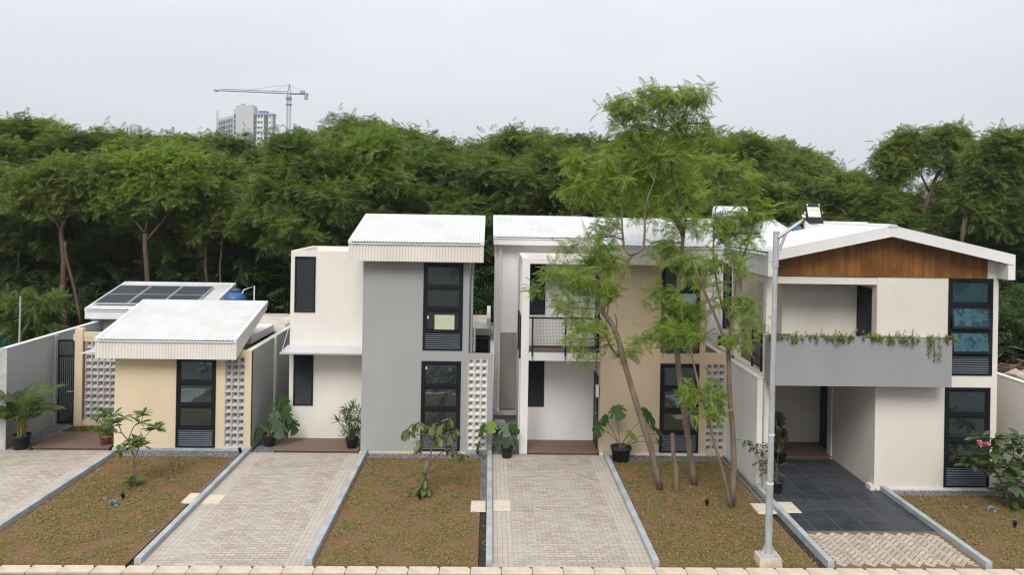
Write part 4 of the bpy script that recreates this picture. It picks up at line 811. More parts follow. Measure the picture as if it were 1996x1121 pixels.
# ------------------------------------------------------------------ the wood behind the houses
def forest_proto(seed, name, label, crown_base=.50, spread=2.6, leaf='leafF', H=10.0, nl=4, per=24, low=False, dens=1.0):
    R.seed(seed)
    t = thing(name, (0, 0, 0), label, 'tree'); w = MB(); tips = []
    hb = H * crown_base * R.uniform(.8, 1.0); p0 = Vector((0, 0, -.1)); lean = Vector((R.uniform(-.5, .5), R.uniform(-.4, .4), 0))
    k = 6; path = [p0 + Vector((lean.x * i / k + R.uniform(-.13, .13) * (i > 0), lean.y * i / k + R.uniform(-.13, .13) * (i > 0), hb * i / k)) for i in range(k + 1)]
    w.tube(path, [.135 - .055 * i / k for i in range(k + 1)], 7)
    fork = path[-1]; limb = []
    for i in range(nl):
        a = 2 * math.pi * (i + R.uniform(-.25, .25)) / nl; rr = spread * R.uniform(.45, .8); top = H * R.uniform(.76, .93)
        e = fork + Vector((math.cos(a) * rr, math.sin(a) * rr, (top - fork.z) * R.uniform(.75, 1.0)))
        lp = bend(fork, e, 5, .10); w.tube(lp, [.07 - .05 * j / 5 for j in range(6)], 6); limb += lp[1:]
        q = fork.lerp(path[-2], R.random()); e2 = q + Vector((math.cos(a + .6) * spread * .7, math.sin(a + .6) * spread * .7, R.uniform(.2, 1.4))); lp = bend(q, e2, 4, .1); w.tube(lp, [.035, .028, .02, .014, .008], 5); limb += lp[1:]
    zc = (hb + H) / 2 + .35; rz = (H - hb) / 2 + .3; cx, cy = fork.x, fork.y
    for _ in range(int(74 * dens)):
        d = Vector((R.gauss(0, 1), R.gauss(0, 1), R.gauss(0, 1) + .12)).normalized() * (.35 + .65 * R.random() ** .5); flat = 1.0 - .28 * max(0, d.z)
        c = Vector((cx + d.x * spread * flat * R.uniform(.85, 1.2), cy + d.y * spread * flat * R.uniform(.85, 1.2), zc + d.z * rz * R.uniform(.9, 1.12)))
        b = min(limb, key=lambda q: (q - c).length); bp = bend(b, c, 3, .12); w.tube(bp, [.022, .016, .011, .006], 4, False)
        for _ in range(R.randrange(3, 6)): tips.append(c + Vector((R.gauss(0, .3), R.gauss(0, .3), R.gauss(0, .2))))
    for _ in range(9):
        a = R.uniform(0, 6.28); r = spread * R.uniform(0, .75); b = Vector((cx + math.cos(a) * r, cy + math.sin(a) * r, zc + rz * (.92 - .5 * (r / spread) ** 2))); e = b + Vector((R.gauss(0, .2), R.gauss(0, .2), R.uniform(.25, .65)))
        w.tube([b - Vector((0, 0, .5)), b, e], [.016, .013, .009], 4, False); tips += [e, b.lerp(e, .6), b.lerp(e, .3)]
    if low:
        for _ in range(14):
            z = R.uniform(.2, crown_base) * H; a = R.uniform(0, 6.28); r = R.uniform(.4, spread * .7); b = Vector((lean.x * z / hb, lean.y * z / hb, z)); e = b + Vector((math.cos(a) * r, math.sin(a) * r, R.uniform(.1, .7)))
            bp = bend(b, e, 3, .1); w.tube(bp, [.025, .018, .012, .007], 4, False); tips += [bp[2], bp[3], bp[3] + Vector((R.gauss(0, .3), R.gauss(0, .3), .1))]
    w.build('trunk', 'barkf', t)
    V, Fq = sprays(tips, per, .22, .42, FE_FOREST, .2, .17)
    np_mesh('crown', V, Fq, leaf, t)
    return t
def copy_tree(o, parent=None):
    c = o.copy(); COL.objects.link(c); c.parent = parent
    for ch in list(o.children): copy_tree(ch, c)
    return c
SKY_LINE = [(-400, 258), (0, 248), (60, 243), (150, 258), (250, 258), (300, 252), (360, 265), (430, 256), (520, 274), (590, 262), (640, 240), (730, 238), (800, 252), (870, 266), (905, 292), (955, 270), (1000, 256), (1070, 268), (1130, 266), (1200, 262), (1420, 262), (1500, 284), (1560, 300), (1640, 318), (1690, 352), (1750, 378), (1840, 382), (1900, 352), (1940, 275), (1996, 258), (2400, 260)]
def skyline(u):
    for (a, b), (c, d) in zip(SKY_LINE, SKY_LINE[1:]):
        if a <= u <= c: return b + (d - b) * (u - a) / (c - a)
    return 262
PROT = [forest_proto(21, 'feathery_tree', '', .58, 2.7), forest_proto(22, 'feathery_tree', '', .36, 2.5, low=True), forest_proto(23, 'feathery_tree', '', .54, 2.9, nl=5), forest_proto(24, 'feathery_tree', '', .32, 2.6, nl=5, low=True, dens=1.2), forest_proto(25, 'feathery_tree', '', .42, 2.9, nl=5, dens=1.2)]
R.seed(5)
spots = []
for row, (Y, step, fr) in enumerate(((33.5, 3.7, .96), (36.5, 3.0, .99), (40.0, 2.9, 1.0), (44.5, 3.2, 1.0), (50.0, 3.7, 1.0))):
    half = .70 * Y + 3; x = -half + R.uniform(0, 2)
    while x < half + 1:
        y = Y + R.uniform(-1.3, 1.3); xx = x + R.uniform(-.7, .7); u, _ = project(xx, y, 8.0)
        if not (row == 0 and (u < 620 or u > 1700)): spots.append((row, xx, y, u, fr))
        x += step * R.uniform(.85, 1.15)
zones = [(-900, 180, 'left of the solar roof'), (180, 460, 'behind the solar roof'), (460, 690, 'behind the cream flat wing'), (690, 960, 'behind the grey bay roof'), (960, 1170, 'behind the balcony house roof'), (1170, 1480, 'behind the slim front trees'), (1480, 1740, 'behind the gable\'s left slope'), (1740, 3000, 'behind the gable\'s right slope')]
rows_ = ['nearest row of the wood', 'second row of the wood', 'third row of the wood', 'fourth row of the wood', 'farthest row of the wood']
def zone_labels(items, fmt):
    """items: (row, u); a label that names row, zone and order inside it"""
    res = [None] * len(items); key = {}
    for i, (row, u) in enumerate(items):
        z = next(t for a, b, t in zones if a <= u < b); key.setdefault((row, z), []).append((u, i))
    for (row, z), l in key.items():
        l.sort(); n = len(l); names = {1: ['single'], 2: ['left', 'right'], 3: ['left', 'middle', 'right']}.get(n, ['leftmost'] + ['second', 'third', 'fourth', 'fifth', 'sixth', 'seventh', 'eighth', 'ninth', 'tenth', 'eleventh', 'twelfth', 'thirteenth', 'fourteenth', 'fifteenth', 'sixteenth'][:max(0, n - 2)] + ['rightmost'])
        for (u, i), nm in zip(l, names): res[i] = fmt(nm, row, z)
    return res
labs = zone_labels([(s[0], s[3]) for s in spots], lambda nm, row, z: f'{nm} feathery tree, {rows_[row]}, {z}')
used = set()
for i, (row, x, y, u, fr) in enumerate(spots):
    k = R.choice([0, 2]) if u < 640 and row < 2 else R.choice([1, 3, 4, 1, 3])
    ztop = at(u, skyline(u) + R.uniform(-6, 14), y).z * fr * (R.uniform(.88, .99) if row < 2 else R.uniform(.95, 1.01)); s = max(.5, ztop / 10.75)
    src = PROT[k]; o = src if k not in used else copy_tree(src); used.add(k)
    o.location = (x, y, -.05); o.scale = (s * R.uniform(1.15, 1.45), s * R.uniform(1.15, 1.45), s); o.rotation_euler = (0, 0, R.uniform(0, 6.28))
    o['label'] = labs[i]; o['category'] = 'tree'; o['group'] = 'trees of the wood behind the houses'
# the tall open crowned tree on the right, sky showing through it
def open_tree(name, label, skeleton, crowns, Y, wood, leaf, tpl, per, L0, L1, twig=.012, pods=None, group=None, depth=1.0, spr=1.0, up=.02):
    """skeleton: list of pixel paths with radii; crowns: pixel ellipses (u, v, ru, rv, sprays, dy)"""
    b0 = at(*skeleton[0][0][0][:2], Y); t = thing(name, b0, label, 'tree', group); w = MB(); nodes_ = []
    for path, r0, r1 in skeleton:
        pts = [at(p[0], p[1], Y + (p[2] if len(p) > 2 else 0)) for p in path]
        fine = []
        for a, b in zip(pts, pts[1:]): fine += [a.lerp(b, q) for q in (0, .5)]
        fine.append(pts[-1])
        for i in range(1, len(fine) - 1): fine[i] = fine[i] * .7 + (fine[i - 1] + fine[i + 1]) * .15
        n = len(fine) - 1; w.tube(fine, [r0 + (r1 - r0) * i / n for i in range(n + 1)], 9); nodes_ += fine[n // 3:]
    tips = []
    for c in crowns:
        u, v, ru, rv, n = c[:5]; oy = c[5] if len(c) > 5 else 0.0
        ctr = at(u, v, Y + oy); sx, sz = ru * Y / F_PX, rv * Y / F_PX
        near = min(nodes_, key=lambda q: (q - ctr).length + (.35 if q.z > ctr.z else 0)); bp = bend(near, ctr, 4, .10); w.tube(bp, [.028, .022, .018, .014, .010], 5, False)
        for _ in range(max(2, int(n * (.46 if Y < 22 else .5)))):
            d = Vector((R.gauss(0, 1), R.gauss(0, 1), R.gauss(0, 1))); d = d / max(d.length, 1e-6) * (R.random() ** .4)
            e = ctr + Vector((d.x * sx * 1.12, d.y * min(sx, sz) * depth * 1.1, d.z * sz * 1.12))
            s_ = bp[R.choice((2, 3, 4))]; tw = bend(s_, e, 3, .10); w.tube(tw, [twig * .8, twig * .6, twig * .45, twig * .3], 4, False); tips += [e, tw[2]]
            dv = (e - s_).normalized() if (e - s_).length > .01 else Vector((0, 0, 1))
            for _k in range(2): tips.append(e - dv * R.uniform(.05, .3) * min(1, sx) + Vector((R.gauss(0, .12), R.gauss(0, .12), R.gauss(-.02, .08))) * spr)
    w.build('trunk', wood, t, smooth=True)
    V, Fq = sprays(tips, per, L0, L1, tpl, up, .07 * spr); np_mesh('crown', V, Fq, leaf, t)
    if pods:
        m_ = MB()
        for e in tips:
            if R.random() < pods and e.z > 8.0:
                for _ in range(R.randrange(3, 8)):
                    p = e + Vector((R.gauss(0, .07), R.gauss(0, .07), R.gauss(-.03, .05))); l = R.uniform(.12, .2); a = R.uniform(0, 6.28); c_, s2 = math.cos(a) * .01, math.sin(a) * .01; dx, dyy = R.uniform(-.04, .04), R.uniform(-.04, .04)
                    m_.quad((p.x - c_ * .3, p.y - s2 * .3, p.z), (p.x + c_ * .3, p.y + s2 * .3, p.z), (p.x + c_ + dx, p.y + s2 + dyy, p.z - l * .6), (p.x + dx * 1.4, p.y + dyy * 1.4, p.z - l), (p.x - c_ + dx, p.y - s2 + dyy, p.z - l * .6))
        tag(m_.build('pods', 'pods', t), kind='stuff')
    return t
R.seed(31)
open_tree('feathery_tree', 'tall open crowned tree rising above the wood at right, sky showing through it',
          [([(1790, 640), (1792, 500), (1790, 460), (1800, 410), (1812, 380), (1822, 350)], .15, .085), ([(1822, 350), (1840, 320), (1855, 295)], .08, .03), ([(1812, 375), (1795, 340), (1775, 305)], .06, .025), ([(1816, 362), (1850, 345), (1875, 330)], .045, .02), ([(1797, 415), (1770, 390), (1750, 372)], .045, .02)],
          [(1780, 275, 40, 16, 26), (1840, 262, 36, 16, 24), (1745, 300, 32, 16, 18), (1800, 300, 42, 20, 28), (1868, 290, 26, 18, 16), (1722, 322, 22, 14, 9), (1765, 330, 28, 14, 12), (1850, 325, 28, 14, 12), (1885, 340, 18, 16, 7), (1735, 345, 22, 10, 7), (1880, 262, 16, 12, 6)], 36.0, 'barkf', 'leafF', FE_FOREST, 16, .22, .40, spr=2.4, up=.15, twig=.02, group='trees of the wood behind the houses')
R.seed(32)
open_tree('feathery_tree', 'tree at the right edge with pale twin stems, its crown above the gable end',
          [([(1870, 640), (1868, 520), (1878, 440), (1895, 390), (1915, 360)], .12, .06), ([(1872, 470), (1880, 420), (1888, 380)], .06, .03), ([(1915, 360), (1945, 330), (1965, 310)], .06, .03)],
          [(1930, 300, 40, 26, 30), (1975, 290, 34, 24, 26), (1990, 340, 40, 30, 26), (1925, 350, 36, 26, 24), (1960, 385, 40, 28, 26), (1905, 395, 26, 22, 14), (1990, 420, 30, 26, 16), (1930, 430, 30, 22, 14), (1960, 272, 22, 12, 10)], 32.5, 'barkf', 'leafF', FE_FOREST, 20, .22, .42, spr=2.4, up=.15, twig=.02, group='trees of the wood behind the houses')
R.seed(33)
open_tree('feathery_tree', 'slender leaning tree with bare reddish trunk above the cream wing\'s flat top',
          [([(612, 640), (606, 500), (590, 440), (574, 400), (566, 370)], .10, .06), ([(574, 400), (585, 365), (588, 330)], .05, .02), ([(566, 370), (552, 345), (545, 325)], .05, .02)],
          [(560, 330, 40, 26, 22), (595, 315, 32, 24, 18), (535, 345, 28, 20, 12), (570, 290, 36, 20, 18)], 31.5, 'barkf', 'leafF', FE_FOREST, 20, .22, .42, spr=2.4, up=.15, twig=.02, group='trees of the wood behind the houses')
R.seed(34)
open_tree('feathery_tree', 'yellowish tree with forked trunk and hanging pods right behind the solar panels',
          [([(292, 640), (288, 545), (283, 480), (283, 455)], .12, .085), ([(283, 455), (262, 430), (250, 408)], .055, .03), ([(283, 455), (288, 420), (294, 395)], .06, .03), ([(284, 470), (310, 440), (330, 415), (345, 395)], .05, .025)],
          [(250, 385, 40, 26, 24), (300, 370, 46, 30, 34), (350, 350, 40, 32, 30), (225, 360, 34, 24, 18), (290, 330, 50, 26, 34), (345, 315, 44, 24, 28), (250, 325, 40, 22, 22), (375, 370, 26, 26, 14), (210, 385, 20, 14, 7)], 32.0, 'barkf', 'leafT', FE_FOREST, 20, .22, .42, spr=2.4, up=.15, twig=.02, pods=.25, group='trees of the wood behind the houses')
R.seed(37)
open_tree('feathery_tree', 'tree with thin twin stems standing between the solar roof and the cream wing',
          [([(410, 640), (405, 560), (400, 520), (402, 480)], .07, .05), ([(402, 482), (415, 450), (418, 425)], .04, .02), ([(402, 482), (392, 450), (388, 428)], .04, .02), ([(440, 640), (432, 575), (428, 520), (434, 470), (430, 440)], .06, .03)],
          [(400, 405, 34, 22, 18), (435, 415, 32, 22, 16), (415, 380, 36, 22, 20), (385, 425, 24, 16, 8), (455, 395, 26, 20, 12)], 33.0, 'barkf', 'leafF', FE_FOREST, 20, .22, .42, spr=2.4, up=.15, twig=.02, group='trees of the wood behind the houses')
R.seed(38)
open_tree('feathery_tree', 'tree with forked bare trunk directly behind the grey bay\'s white roof',
          [([(712, 640), (704, 520), (700, 450), (703, 405)], .10, .07), ([(703, 407), (692, 375), (688, 350)], .05, .03), ([(703, 407), (722, 380), (730, 355)], .05, .03)],
          [(690, 325, 36, 24, 22), (735, 325, 36, 24, 22), (710, 290, 44, 24, 26), (765, 345, 26, 20, 12), (660, 350, 28, 20, 12), (745, 280, 30, 18, 12)], 31.8, 'barkf', 'leafT', FE_FOREST, 20, .22, .42, spr=2.4, up=.1, twig=.02, pods=.2, group='trees of the wood behind the houses')
R.seed(35)
open_tree('feathery_tree', 'tree with crooked bare trunks at the far left of the wood',
          [([(130, 640), (122, 560), (125, 500), (118, 450), (125, 430)], .12, .08), ([(118, 450), (105, 425), (108, 400)], .05, .03), ([(125, 432), (145, 405), (160, 375)], .05, .025), ([(160, 640), (145, 560), (128, 500), (127, 470)], .07, .05)],
          [(100, 385, 40, 24, 24), (150, 360, 44, 26, 28), (70, 360, 40, 26, 24), (120, 330, 50, 24, 30), (180, 340, 36, 24, 20), (50, 390, 28, 20, 12)], 32.0, 'barkf', 'leafF', FE_FOREST, 20, .22, .42, spr=2.4, up=.15, twig=.02, group='trees of the wood behind the houses')
R.seed(36)
open_tree('small_feathery_tree', 'low spreading tree over the grey boundary wall at the far left',
          [([(70, 690), (58, 650), (45, 615), (30, 600), (5, 595)], .05, .02), ([(58, 650), (65, 620), (85, 600), (100, 590)], .03, .012), ([(45, 615), (40, 600), (50, 585)], .02, .01)],
          [(30, 600, 34, 12, 16), (65, 595, 30, 12, 14), (95, 590, 20, 10, 8), (5, 610, 20, 14, 8), (80, 620, 28, 12, 10), (60, 640, 26, 12, 8), (95, 645, 18, 10, 6), (30, 630, 26, 12, 8)], 27.5, 'barkf', 'leafF', FE_NEAR, 6, .34, .55)
# undergrowth bushes
def bush_proto(seed):
    R.seed(seed); t = thing('bush', (0, 0, 0), '', 'bush'); w = MB(); tips = []
    for i in range(9):
        a = R.uniform(0, 6.28); r = R.uniform(.3, 1.3); e = Vector((math.cos(a) * r, math.sin(a) * r, R.uniform(1.0, 3.2))); bp = bend((R.uniform(-.2, .2), R.uniform(-.2, .2), -.1), e, 4, .12); w.tube(bp, [.03, .026, .02, .014, .008], 5, False)
        for _ in range(11): tips.append(bp[R.choice((2, 3, 4))] + Vector((R.gauss(0, .38), R.gauss(0, .38), R.gauss(0, .35))))
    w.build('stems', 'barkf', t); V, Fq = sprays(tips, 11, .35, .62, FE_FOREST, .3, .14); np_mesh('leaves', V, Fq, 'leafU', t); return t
BP = [bush_proto(s) for s in (51, 52, 53)]
R.seed(9); bs = []
for row, (Y, step) in enumerate(((31.0, 3.1), (35.2, 2.7), (38.8, 2.6), (43.5, 3.0))):
    half = .70 * Y + 2; x = -half
    while x < half:
        u, _ = project(x, Y, 2.0)
        if not (row == 0 and (u < 560)): bs.append((row, x + R.uniform(-.8, .8), Y + R.uniform(-.9, .9), u))
        x += step * R.uniform(.8, 1.2)
bl = zone_labels([(b[0], b[3]) for b in bs], lambda nm, row, z: f"{nm} dark leafy bush in the {['front', 'second', 'third', 'rear'][row]} undergrowth, {z}")
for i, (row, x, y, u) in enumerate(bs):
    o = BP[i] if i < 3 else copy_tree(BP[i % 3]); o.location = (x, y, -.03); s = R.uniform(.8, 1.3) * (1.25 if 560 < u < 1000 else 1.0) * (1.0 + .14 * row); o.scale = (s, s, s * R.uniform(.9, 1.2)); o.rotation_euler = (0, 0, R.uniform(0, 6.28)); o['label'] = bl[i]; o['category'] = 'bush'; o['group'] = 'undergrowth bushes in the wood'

# ------------------------------------------------------------------ the slim trees in front of the tan bay
GRP = 'slim trees on the turf of the tan house'
R.seed(41)
open_tree('slim_tree', 'slim leaning tree beside the big monstera pot, its trunk kinked below the balcony',
          [([(1287, 957), (1271, 880), (1244, 800), (1216, 705), (1204, 655), (1190, 628), (1173, 606, -.1), (1178, 594, -.1), (1195, 580), (1211, 540), (1224, 508), (1230, 499)], .082, .042),
           ([(1230, 499), (1216, 487), (1213, 450), (1211, 400), (1211, 350), (1208, 308)], .034, .014), ([(1230, 499), (1255, 486, -.2), (1257, 450, -.2), (1256, 415), (1264, 380), (1277, 350), (1280, 310), (1296, 265)], .036, .012),
           ([(1206, 697), (1186, 672), (1180, 640), (1186, 600), (1182, 560)], .03, .012), ([(1200, 655), (1203, 628), (1199, 612)], .022, .014)],
          [(1165, 560, 40, 34, 17), (1110, 545, 46, 36, 19, -.3), (1060, 545, 30, 26, 9, -.5), (1135, 500, 52, 34, 22, .2), (1185, 495, 36, 36, 14), (1165, 455, 40, 26, 12), (1120, 600, 36, 22, 9, -.5), (1150, 640, 44, 26, 14, -.4), (1120, 660, 30, 20, 6, -.6), (1155, 690, 26, 10, 4, -.4), (1215, 690, 16, 12, 2),
           (1120, 385, 36, 26, 12), (1150, 360, 36, 34, 12), (1195, 390, 34, 40, 14), (1110, 310, 32, 16, 8), (1130, 330, 20, 14, 4), (1195, 330, 40, 34, 18), (1180, 430, 28, 18, 6)], 19.15, 'bark', 'leafT', FE_NEAR, 5, .17, .31, pods=.22, group=GRP)
R.seed(42)
open_tree('slim_tree', 'tallest slim tree in front of the tan bay, crown high against the sky',
          [([(1354, 947), (1346, 890), (1333, 800), (1323, 730), (1319, 660), (1318, 600), (1324, 540), (1329, 490), (1332, 455)], .086, .046), ([(1332, 460), (1322, 440), (1305, 412), (1290, 385), (1277, 358), (1262, 320), (1240, 270)], .055, .018), ([(1331, 455), (1321, 420), (1320, 390), (1308, 330), (1308, 290), (1330, 240), (1340, 205)], .045, .014), ([(1332, 455), (1338, 430), (1333, 405)], .04, .02), ([(1277, 358), (1255, 300), (1225, 235)], .03, .01)],
          [(1225, 215, 40, 40, 22), (1190, 210, 26, 24, 8), (1262, 195, 42, 36, 22, .3), (1300, 175, 30, 26, 10), (1335, 190, 40, 32, 18, -.2), (1368, 185, 24, 30, 10), (1375, 240, 26, 18, 7), (1330, 240, 42, 30, 18), (1280, 250, 52, 34, 26), (1225, 270, 42, 36, 20, .3), (1260, 310, 50, 34, 24), (1310, 310, 44, 36, 20, -.3), (1345, 285, 34, 22, 9), (1390, 265, 22, 10, 4), (1240, 360, 44, 32, 20, .3), (1300, 365, 46, 34, 20), (1345, 370, 38, 34, 14),
           (1270, 415, 36, 26, 11), (1320, 425, 42, 26, 12), (1350, 430, 30, 26, 8, -.4), (1215, 315, 30, 34, 10), (1195, 285, 24, 22, 6),
           (1310, 490, 44, 26, 14), (1345, 520, 36, 34, 14, -.3), (1285, 470, 26, 22, 7), (1310, 600, 48, 26, 17, -.3), (1345, 620, 38, 28, 14, -.2), (1280, 640, 36, 22, 10, -.4), (1320, 650, 44, 22, 14, -.4), (1250, 660, 20, 14, 4, -.5), (1300, 570, 34, 18, 8), (1360, 660, 22, 22, 6, -.2), (1340, 765, 16, 10, 3, -.2)], 19.5, 'bark', 'leafT', FE_NEAR, 5, .17, .31, pods=.28, group=GRP)
R.seed(43)
open_tree('slim_tree', 'slim tree nearest the white boundary wall, forked low',
          [([(1427, 990), (1431, 900), (1428, 830), (1421, 760), (1421, 700), (1419, 678)], .074, .052), ([(1419, 678), (1398, 625), (1374, 570), (1360, 535), (1352, 510)], .042, .018), ([(1419, 680), (1424, 635), (1432, 600), (1434, 545), (1446, 505), (1460, 470), (1468, 440)], .036, .012), ([(1410, 605), (1398, 560), (1390, 500), (1391, 440), (1397, 390), (1402, 340)], .028, .010)],
          [(1440, 420, 36, 22, 14), (1475, 412, 26, 16, 8), (1430, 460, 34, 28, 14), (1455, 455, 22, 22, 6), (1400, 450, 28, 26, 9), (1400, 500, 28, 28, 9), (1440, 510, 26, 22, 7), (1380, 545, 28, 22, 6), (1440, 600, 26, 22, 7), (1455, 640, 30, 24, 8, -.3), (1470, 600, 16, 22, 4), (1410, 590, 20, 22, 4), (1425, 650, 18, 14, 3, -.3),
           (1430, 330, 40, 22, 14), (1400, 310, 34, 22, 10), (1470, 345, 26, 18, 6), (1415, 365, 40, 20, 10), (1455, 375, 30, 16, 6)], 18.1, 'bark', 'leafT', FE_NEAR, 5, .16, .30, pods=.12, group=GRP)
R.seed(44)
open_tree('slim_tree', 'thinnest leaning tree crossing the breeze blocks of the tan house',
          [([(1426, 996), (1412, 930), (1394, 870), (1376, 800), (1360, 745), (1348, 690), (1340, 655)], .042, .02)], [(1395, 795, 26, 16, 8), (1362, 765, 20, 12, 3), (1345, 650, 26, 18, 6), (1385, 760, 14, 10, 2)], 17.95, 'bark', 'leafT', FE_NEAR, 6, .2, .34, group=GRP)
b = MB(); b.tube([at(1319, 957, 19.05), at(1317, 915, 19.05), at(1312, 880, 19.05), at(1311, 846, 19.05)], [.062, .058, .052, .05], 9)
tag(b.build('cut_trunk', 'bark', loc=at(1319, 957, 19.05)), 'bare cut off trunk standing between two slim trees', 'tree stump')

# ------------------------------------------------------------------ broad leaved shrubs and potted plants
def leaf_tpl(kind):
    """flat leaf along +x, length 1, made of quads, slightly cupped and drooping"""
    prof = {'oval': [(0, .015), (.2, .11), (.5, .19), (.75, .17), (.93, .08), (1, .005)], 'long': [(0, .02), (.2, .05), (.5, .065), (.8, .045), (1, .003)], 'small': [(0, .05), (.3, .28), (.65, .28), (1, .01)]}[kind]
    V = []; Fq = []; dr = {'oval': .16, 'long': .30, 'small': .1}[kind]
    for x, w in prof: V += [(x, -w, -dr * x * x + .25 * w), (x, 0, -dr * x * x), (x, w, -dr * x * x + .25 * w)]
    for i in range(len(prof) - 1):
        a = 3 * i; Fq += [[a, a + 3, a + 4, a + 1], [a + 1, a + 4, a + 5, a + 2]]
    return np.array(V), np.array(Fq)
L_OVAL, L_LONG, L_SMALL = leaf_tpl('oval'), leaf_tpl('long'), leaf_tpl('small')
def rosettes(cs, n, L0, L1, tpl, pitch, pj=.3, jit=.012):
    P = np.repeat(np.array([tuple(c) for c in cs]), n, 0); k = len(P); az = np.tile(np.arange(n) * 2 * np.pi / n, len(cs)) + np.repeat(rng.uniform(0, 6.28, len(cs)), n) + rng.normal(0, .25, k)
    return place(tpl, P + rng.normal(size=(k, 3)) * jit, az, rng.normal(pitch, pj, k), rng.normal(0, .25, k), rng.uniform(L0, L1, k))
def shrub(name, label, cat, Y, paths, ros, n, L0, L1, pitch, leaf, wood='gstem', r0=.022, flowers=()):
    b0 = at(*paths[0][0], Y); t = thing(name, b0, label, cat); w = MB()
    for i, p in enumerate(paths):
        oy = 0 if i == 0 else R.uniform(-.12, .12); pts = [at(q[0], q[1], Y + oy * j / (len(p) - 1)) for j, q in enumerate(p)]; a = r0 if i == 0 else r0 * .65; w.tube(pts, [a * (1 - .55 * j / (len(pts) - 1)) for j in range(len(pts))], 7)
    cs = [at(u, v, Y + R.uniform(-.18, .18)) for u, v in ros]
    ends = [at(p[-1][0], p[-1][1], Y) for p in paths] + [at(q[0], q[1], Y) for p in paths for q in p[1:]]
    for c in cs: e = min(ends, key=lambda q: (q - c).length); w.tube(bend(e, c, 3, .12), [.009, .008, .007, .006], 5, False)
    w.build('stem', wood, t); V, Fq = rosettes(cs, n, L0, L1, L_OVAL, pitch); np_mesh('leaves', V, Fq, leaf, t)
    if flowers:
        V, Fq = rosettes([at(u, v, Y - .42) for u, v in flowers], 6, .05, .075, L_SMALL, .35); np_mesh('flowers', V, Fq, 'pink', t)
    return t
R.seed(61)
def z1(x, y): return (x / 5.606, 700 + y / 5.606)
shrub('young_tree', 'young light green tree with forked stems in front of the small beige house', 'shrub', 19.05,
      [[(262, 952), z1(1470, 1080), z1(1420, 960), z1(1400, 890), z1(1330, 810), z1(1290, 700), z1(1275, 620)], [z1(1470, 1080), z1(1495, 1040), z1(1530, 930), z1(1570, 870), z1(1640, 790), z1(1715, 745)], [z1(1400, 890), z1(1460, 740), z1(1545, 690), z1(1565, 610)], [z1(1335, 812), z1(1255, 795)], [z1(1565, 870), z1(1530, 790)]],
      [z1(1240, 620), z1(1275, 700), z1(1225, 745), z1(1365, 650), z1(1545, 620), z1(1565, 590), z1(1700, 735), z1(1720, 760), z1(1455, 880), z1(1395, 930), z1(1500, 900), z1(1560, 950), z1(1370, 1000), z1(1315, 1020), z1(1520, 700), z1(1640, 770), z1(1475, 930), (262, 940), (255, 938)], 9, .19, .31, .25, 'leafG')
def z2(x, y): return (740 + x / 3.615, 680 + y / 3.615)
shrub('young_tree', 'young tree with limp drooping leaves in the middle turf before the grey bay', 'shrub', 18.7,
      [[(818, 968), z2(320, 900), z2(352, 800), z2(365, 700), z2(372, 650), z2(400, 570), z2(480, 510)], [z2(370, 785), z2(430, 737), z2(490, 705), z2(560, 735)], [z2(362, 690), z2(315, 605), z2(245, 608), z2(190, 570)], [z2(370, 660), z2(330, 560)], [z2(372, 640), z2(460, 600), z2(540, 575)]],
      [z2(170, 580), z2(200, 570), z2(240, 530), z2(280, 520), z2(330, 545), z2(355, 560), z2(385, 525), z2(430, 545), z2(460, 520), z2(500, 495), z2(540, 570), z2(285, 650), z2(270, 690), z2(330, 770), z2(390, 640), z2(480, 680), z2(520, 715), z2(560, 745), z2(590, 750), z2(300, 880), z2(320, 910), z2(250, 980), z2(290, 985), z2(330, 980), z2(345, 990), z2(430, 620), z2(500, 610)], 8, .18, .28, -.85, 'leafD', r0=.03)
def z3(x, y): return (1820 + x / 5.097, 820 + y / 5.097)
shrub('flowering_shrub', 'large leaved shrub with pink flowers at the right edge', 'shrub', 18.1,
      [[(1965, 988), z3(735, 800), z3(715, 680), z3(640, 560), z3(585, 450), z3(600, 380), z3(640, 330)], [z3(585, 450), z3(450, 440), z3(370, 430)], [z3(715, 680), z3(780, 560), z3(790, 430), z3(790, 250)], [z3(735, 780), z3(820, 700), z3(870, 560)], [z3(600, 400), z3(520, 320), z3(480, 200)]],
      [z3(375, 430), z3(370, 360), z3(480, 160), z3(430, 180), z3(600, 180), z3(560, 330), z3(620, 250), z3(700, 310), z3(790, 200), z3(850, 160), z3(840, 260), z3(520, 390), z3(700, 440), z3(770, 470), z3(560, 480), z3(700, 560), z3(850, 500), z3(860, 620), z3(690, 700), z3(800, 780), z3(870, 860), z3(780, 630), z3(900, 420), z3(900, 560), z3(940, 680), z3(950, 800), z3(960, 320)], 9, .26, .42, .1, 'leafB', r0=.035,
      flowers=[z3(510, 235), z3(530, 245), z3(520, 255), z3(535, 230), z3(455, 225), z3(462, 248), z3(445, 205)])
def pot(t, x, y, r, h, mat, rim=True):
    b = MB(); b.lathe((x, y, .0), [(r * .72, 0), (r * .76, .01), (r * .93, h * .82)] + ([(r * 1.0, h * .83), (r * 1.03, h * .9), (r * 1.02, h), (r * .94, h), (r * .9, h * .88)] if rim else [(r * 1.0, h * .9), (r * .98, h), (r * .9, h), (r * .88, h * .88)]), 24); p = b.build('pot', mat, t, smooth=True)
    b = MB(); b.lathe((x, y, h * .84), [(r * .9, 0), (r * .5, .02), (r * .1, .025)], 18); b.build('soil', 'soil', p); return h * .86
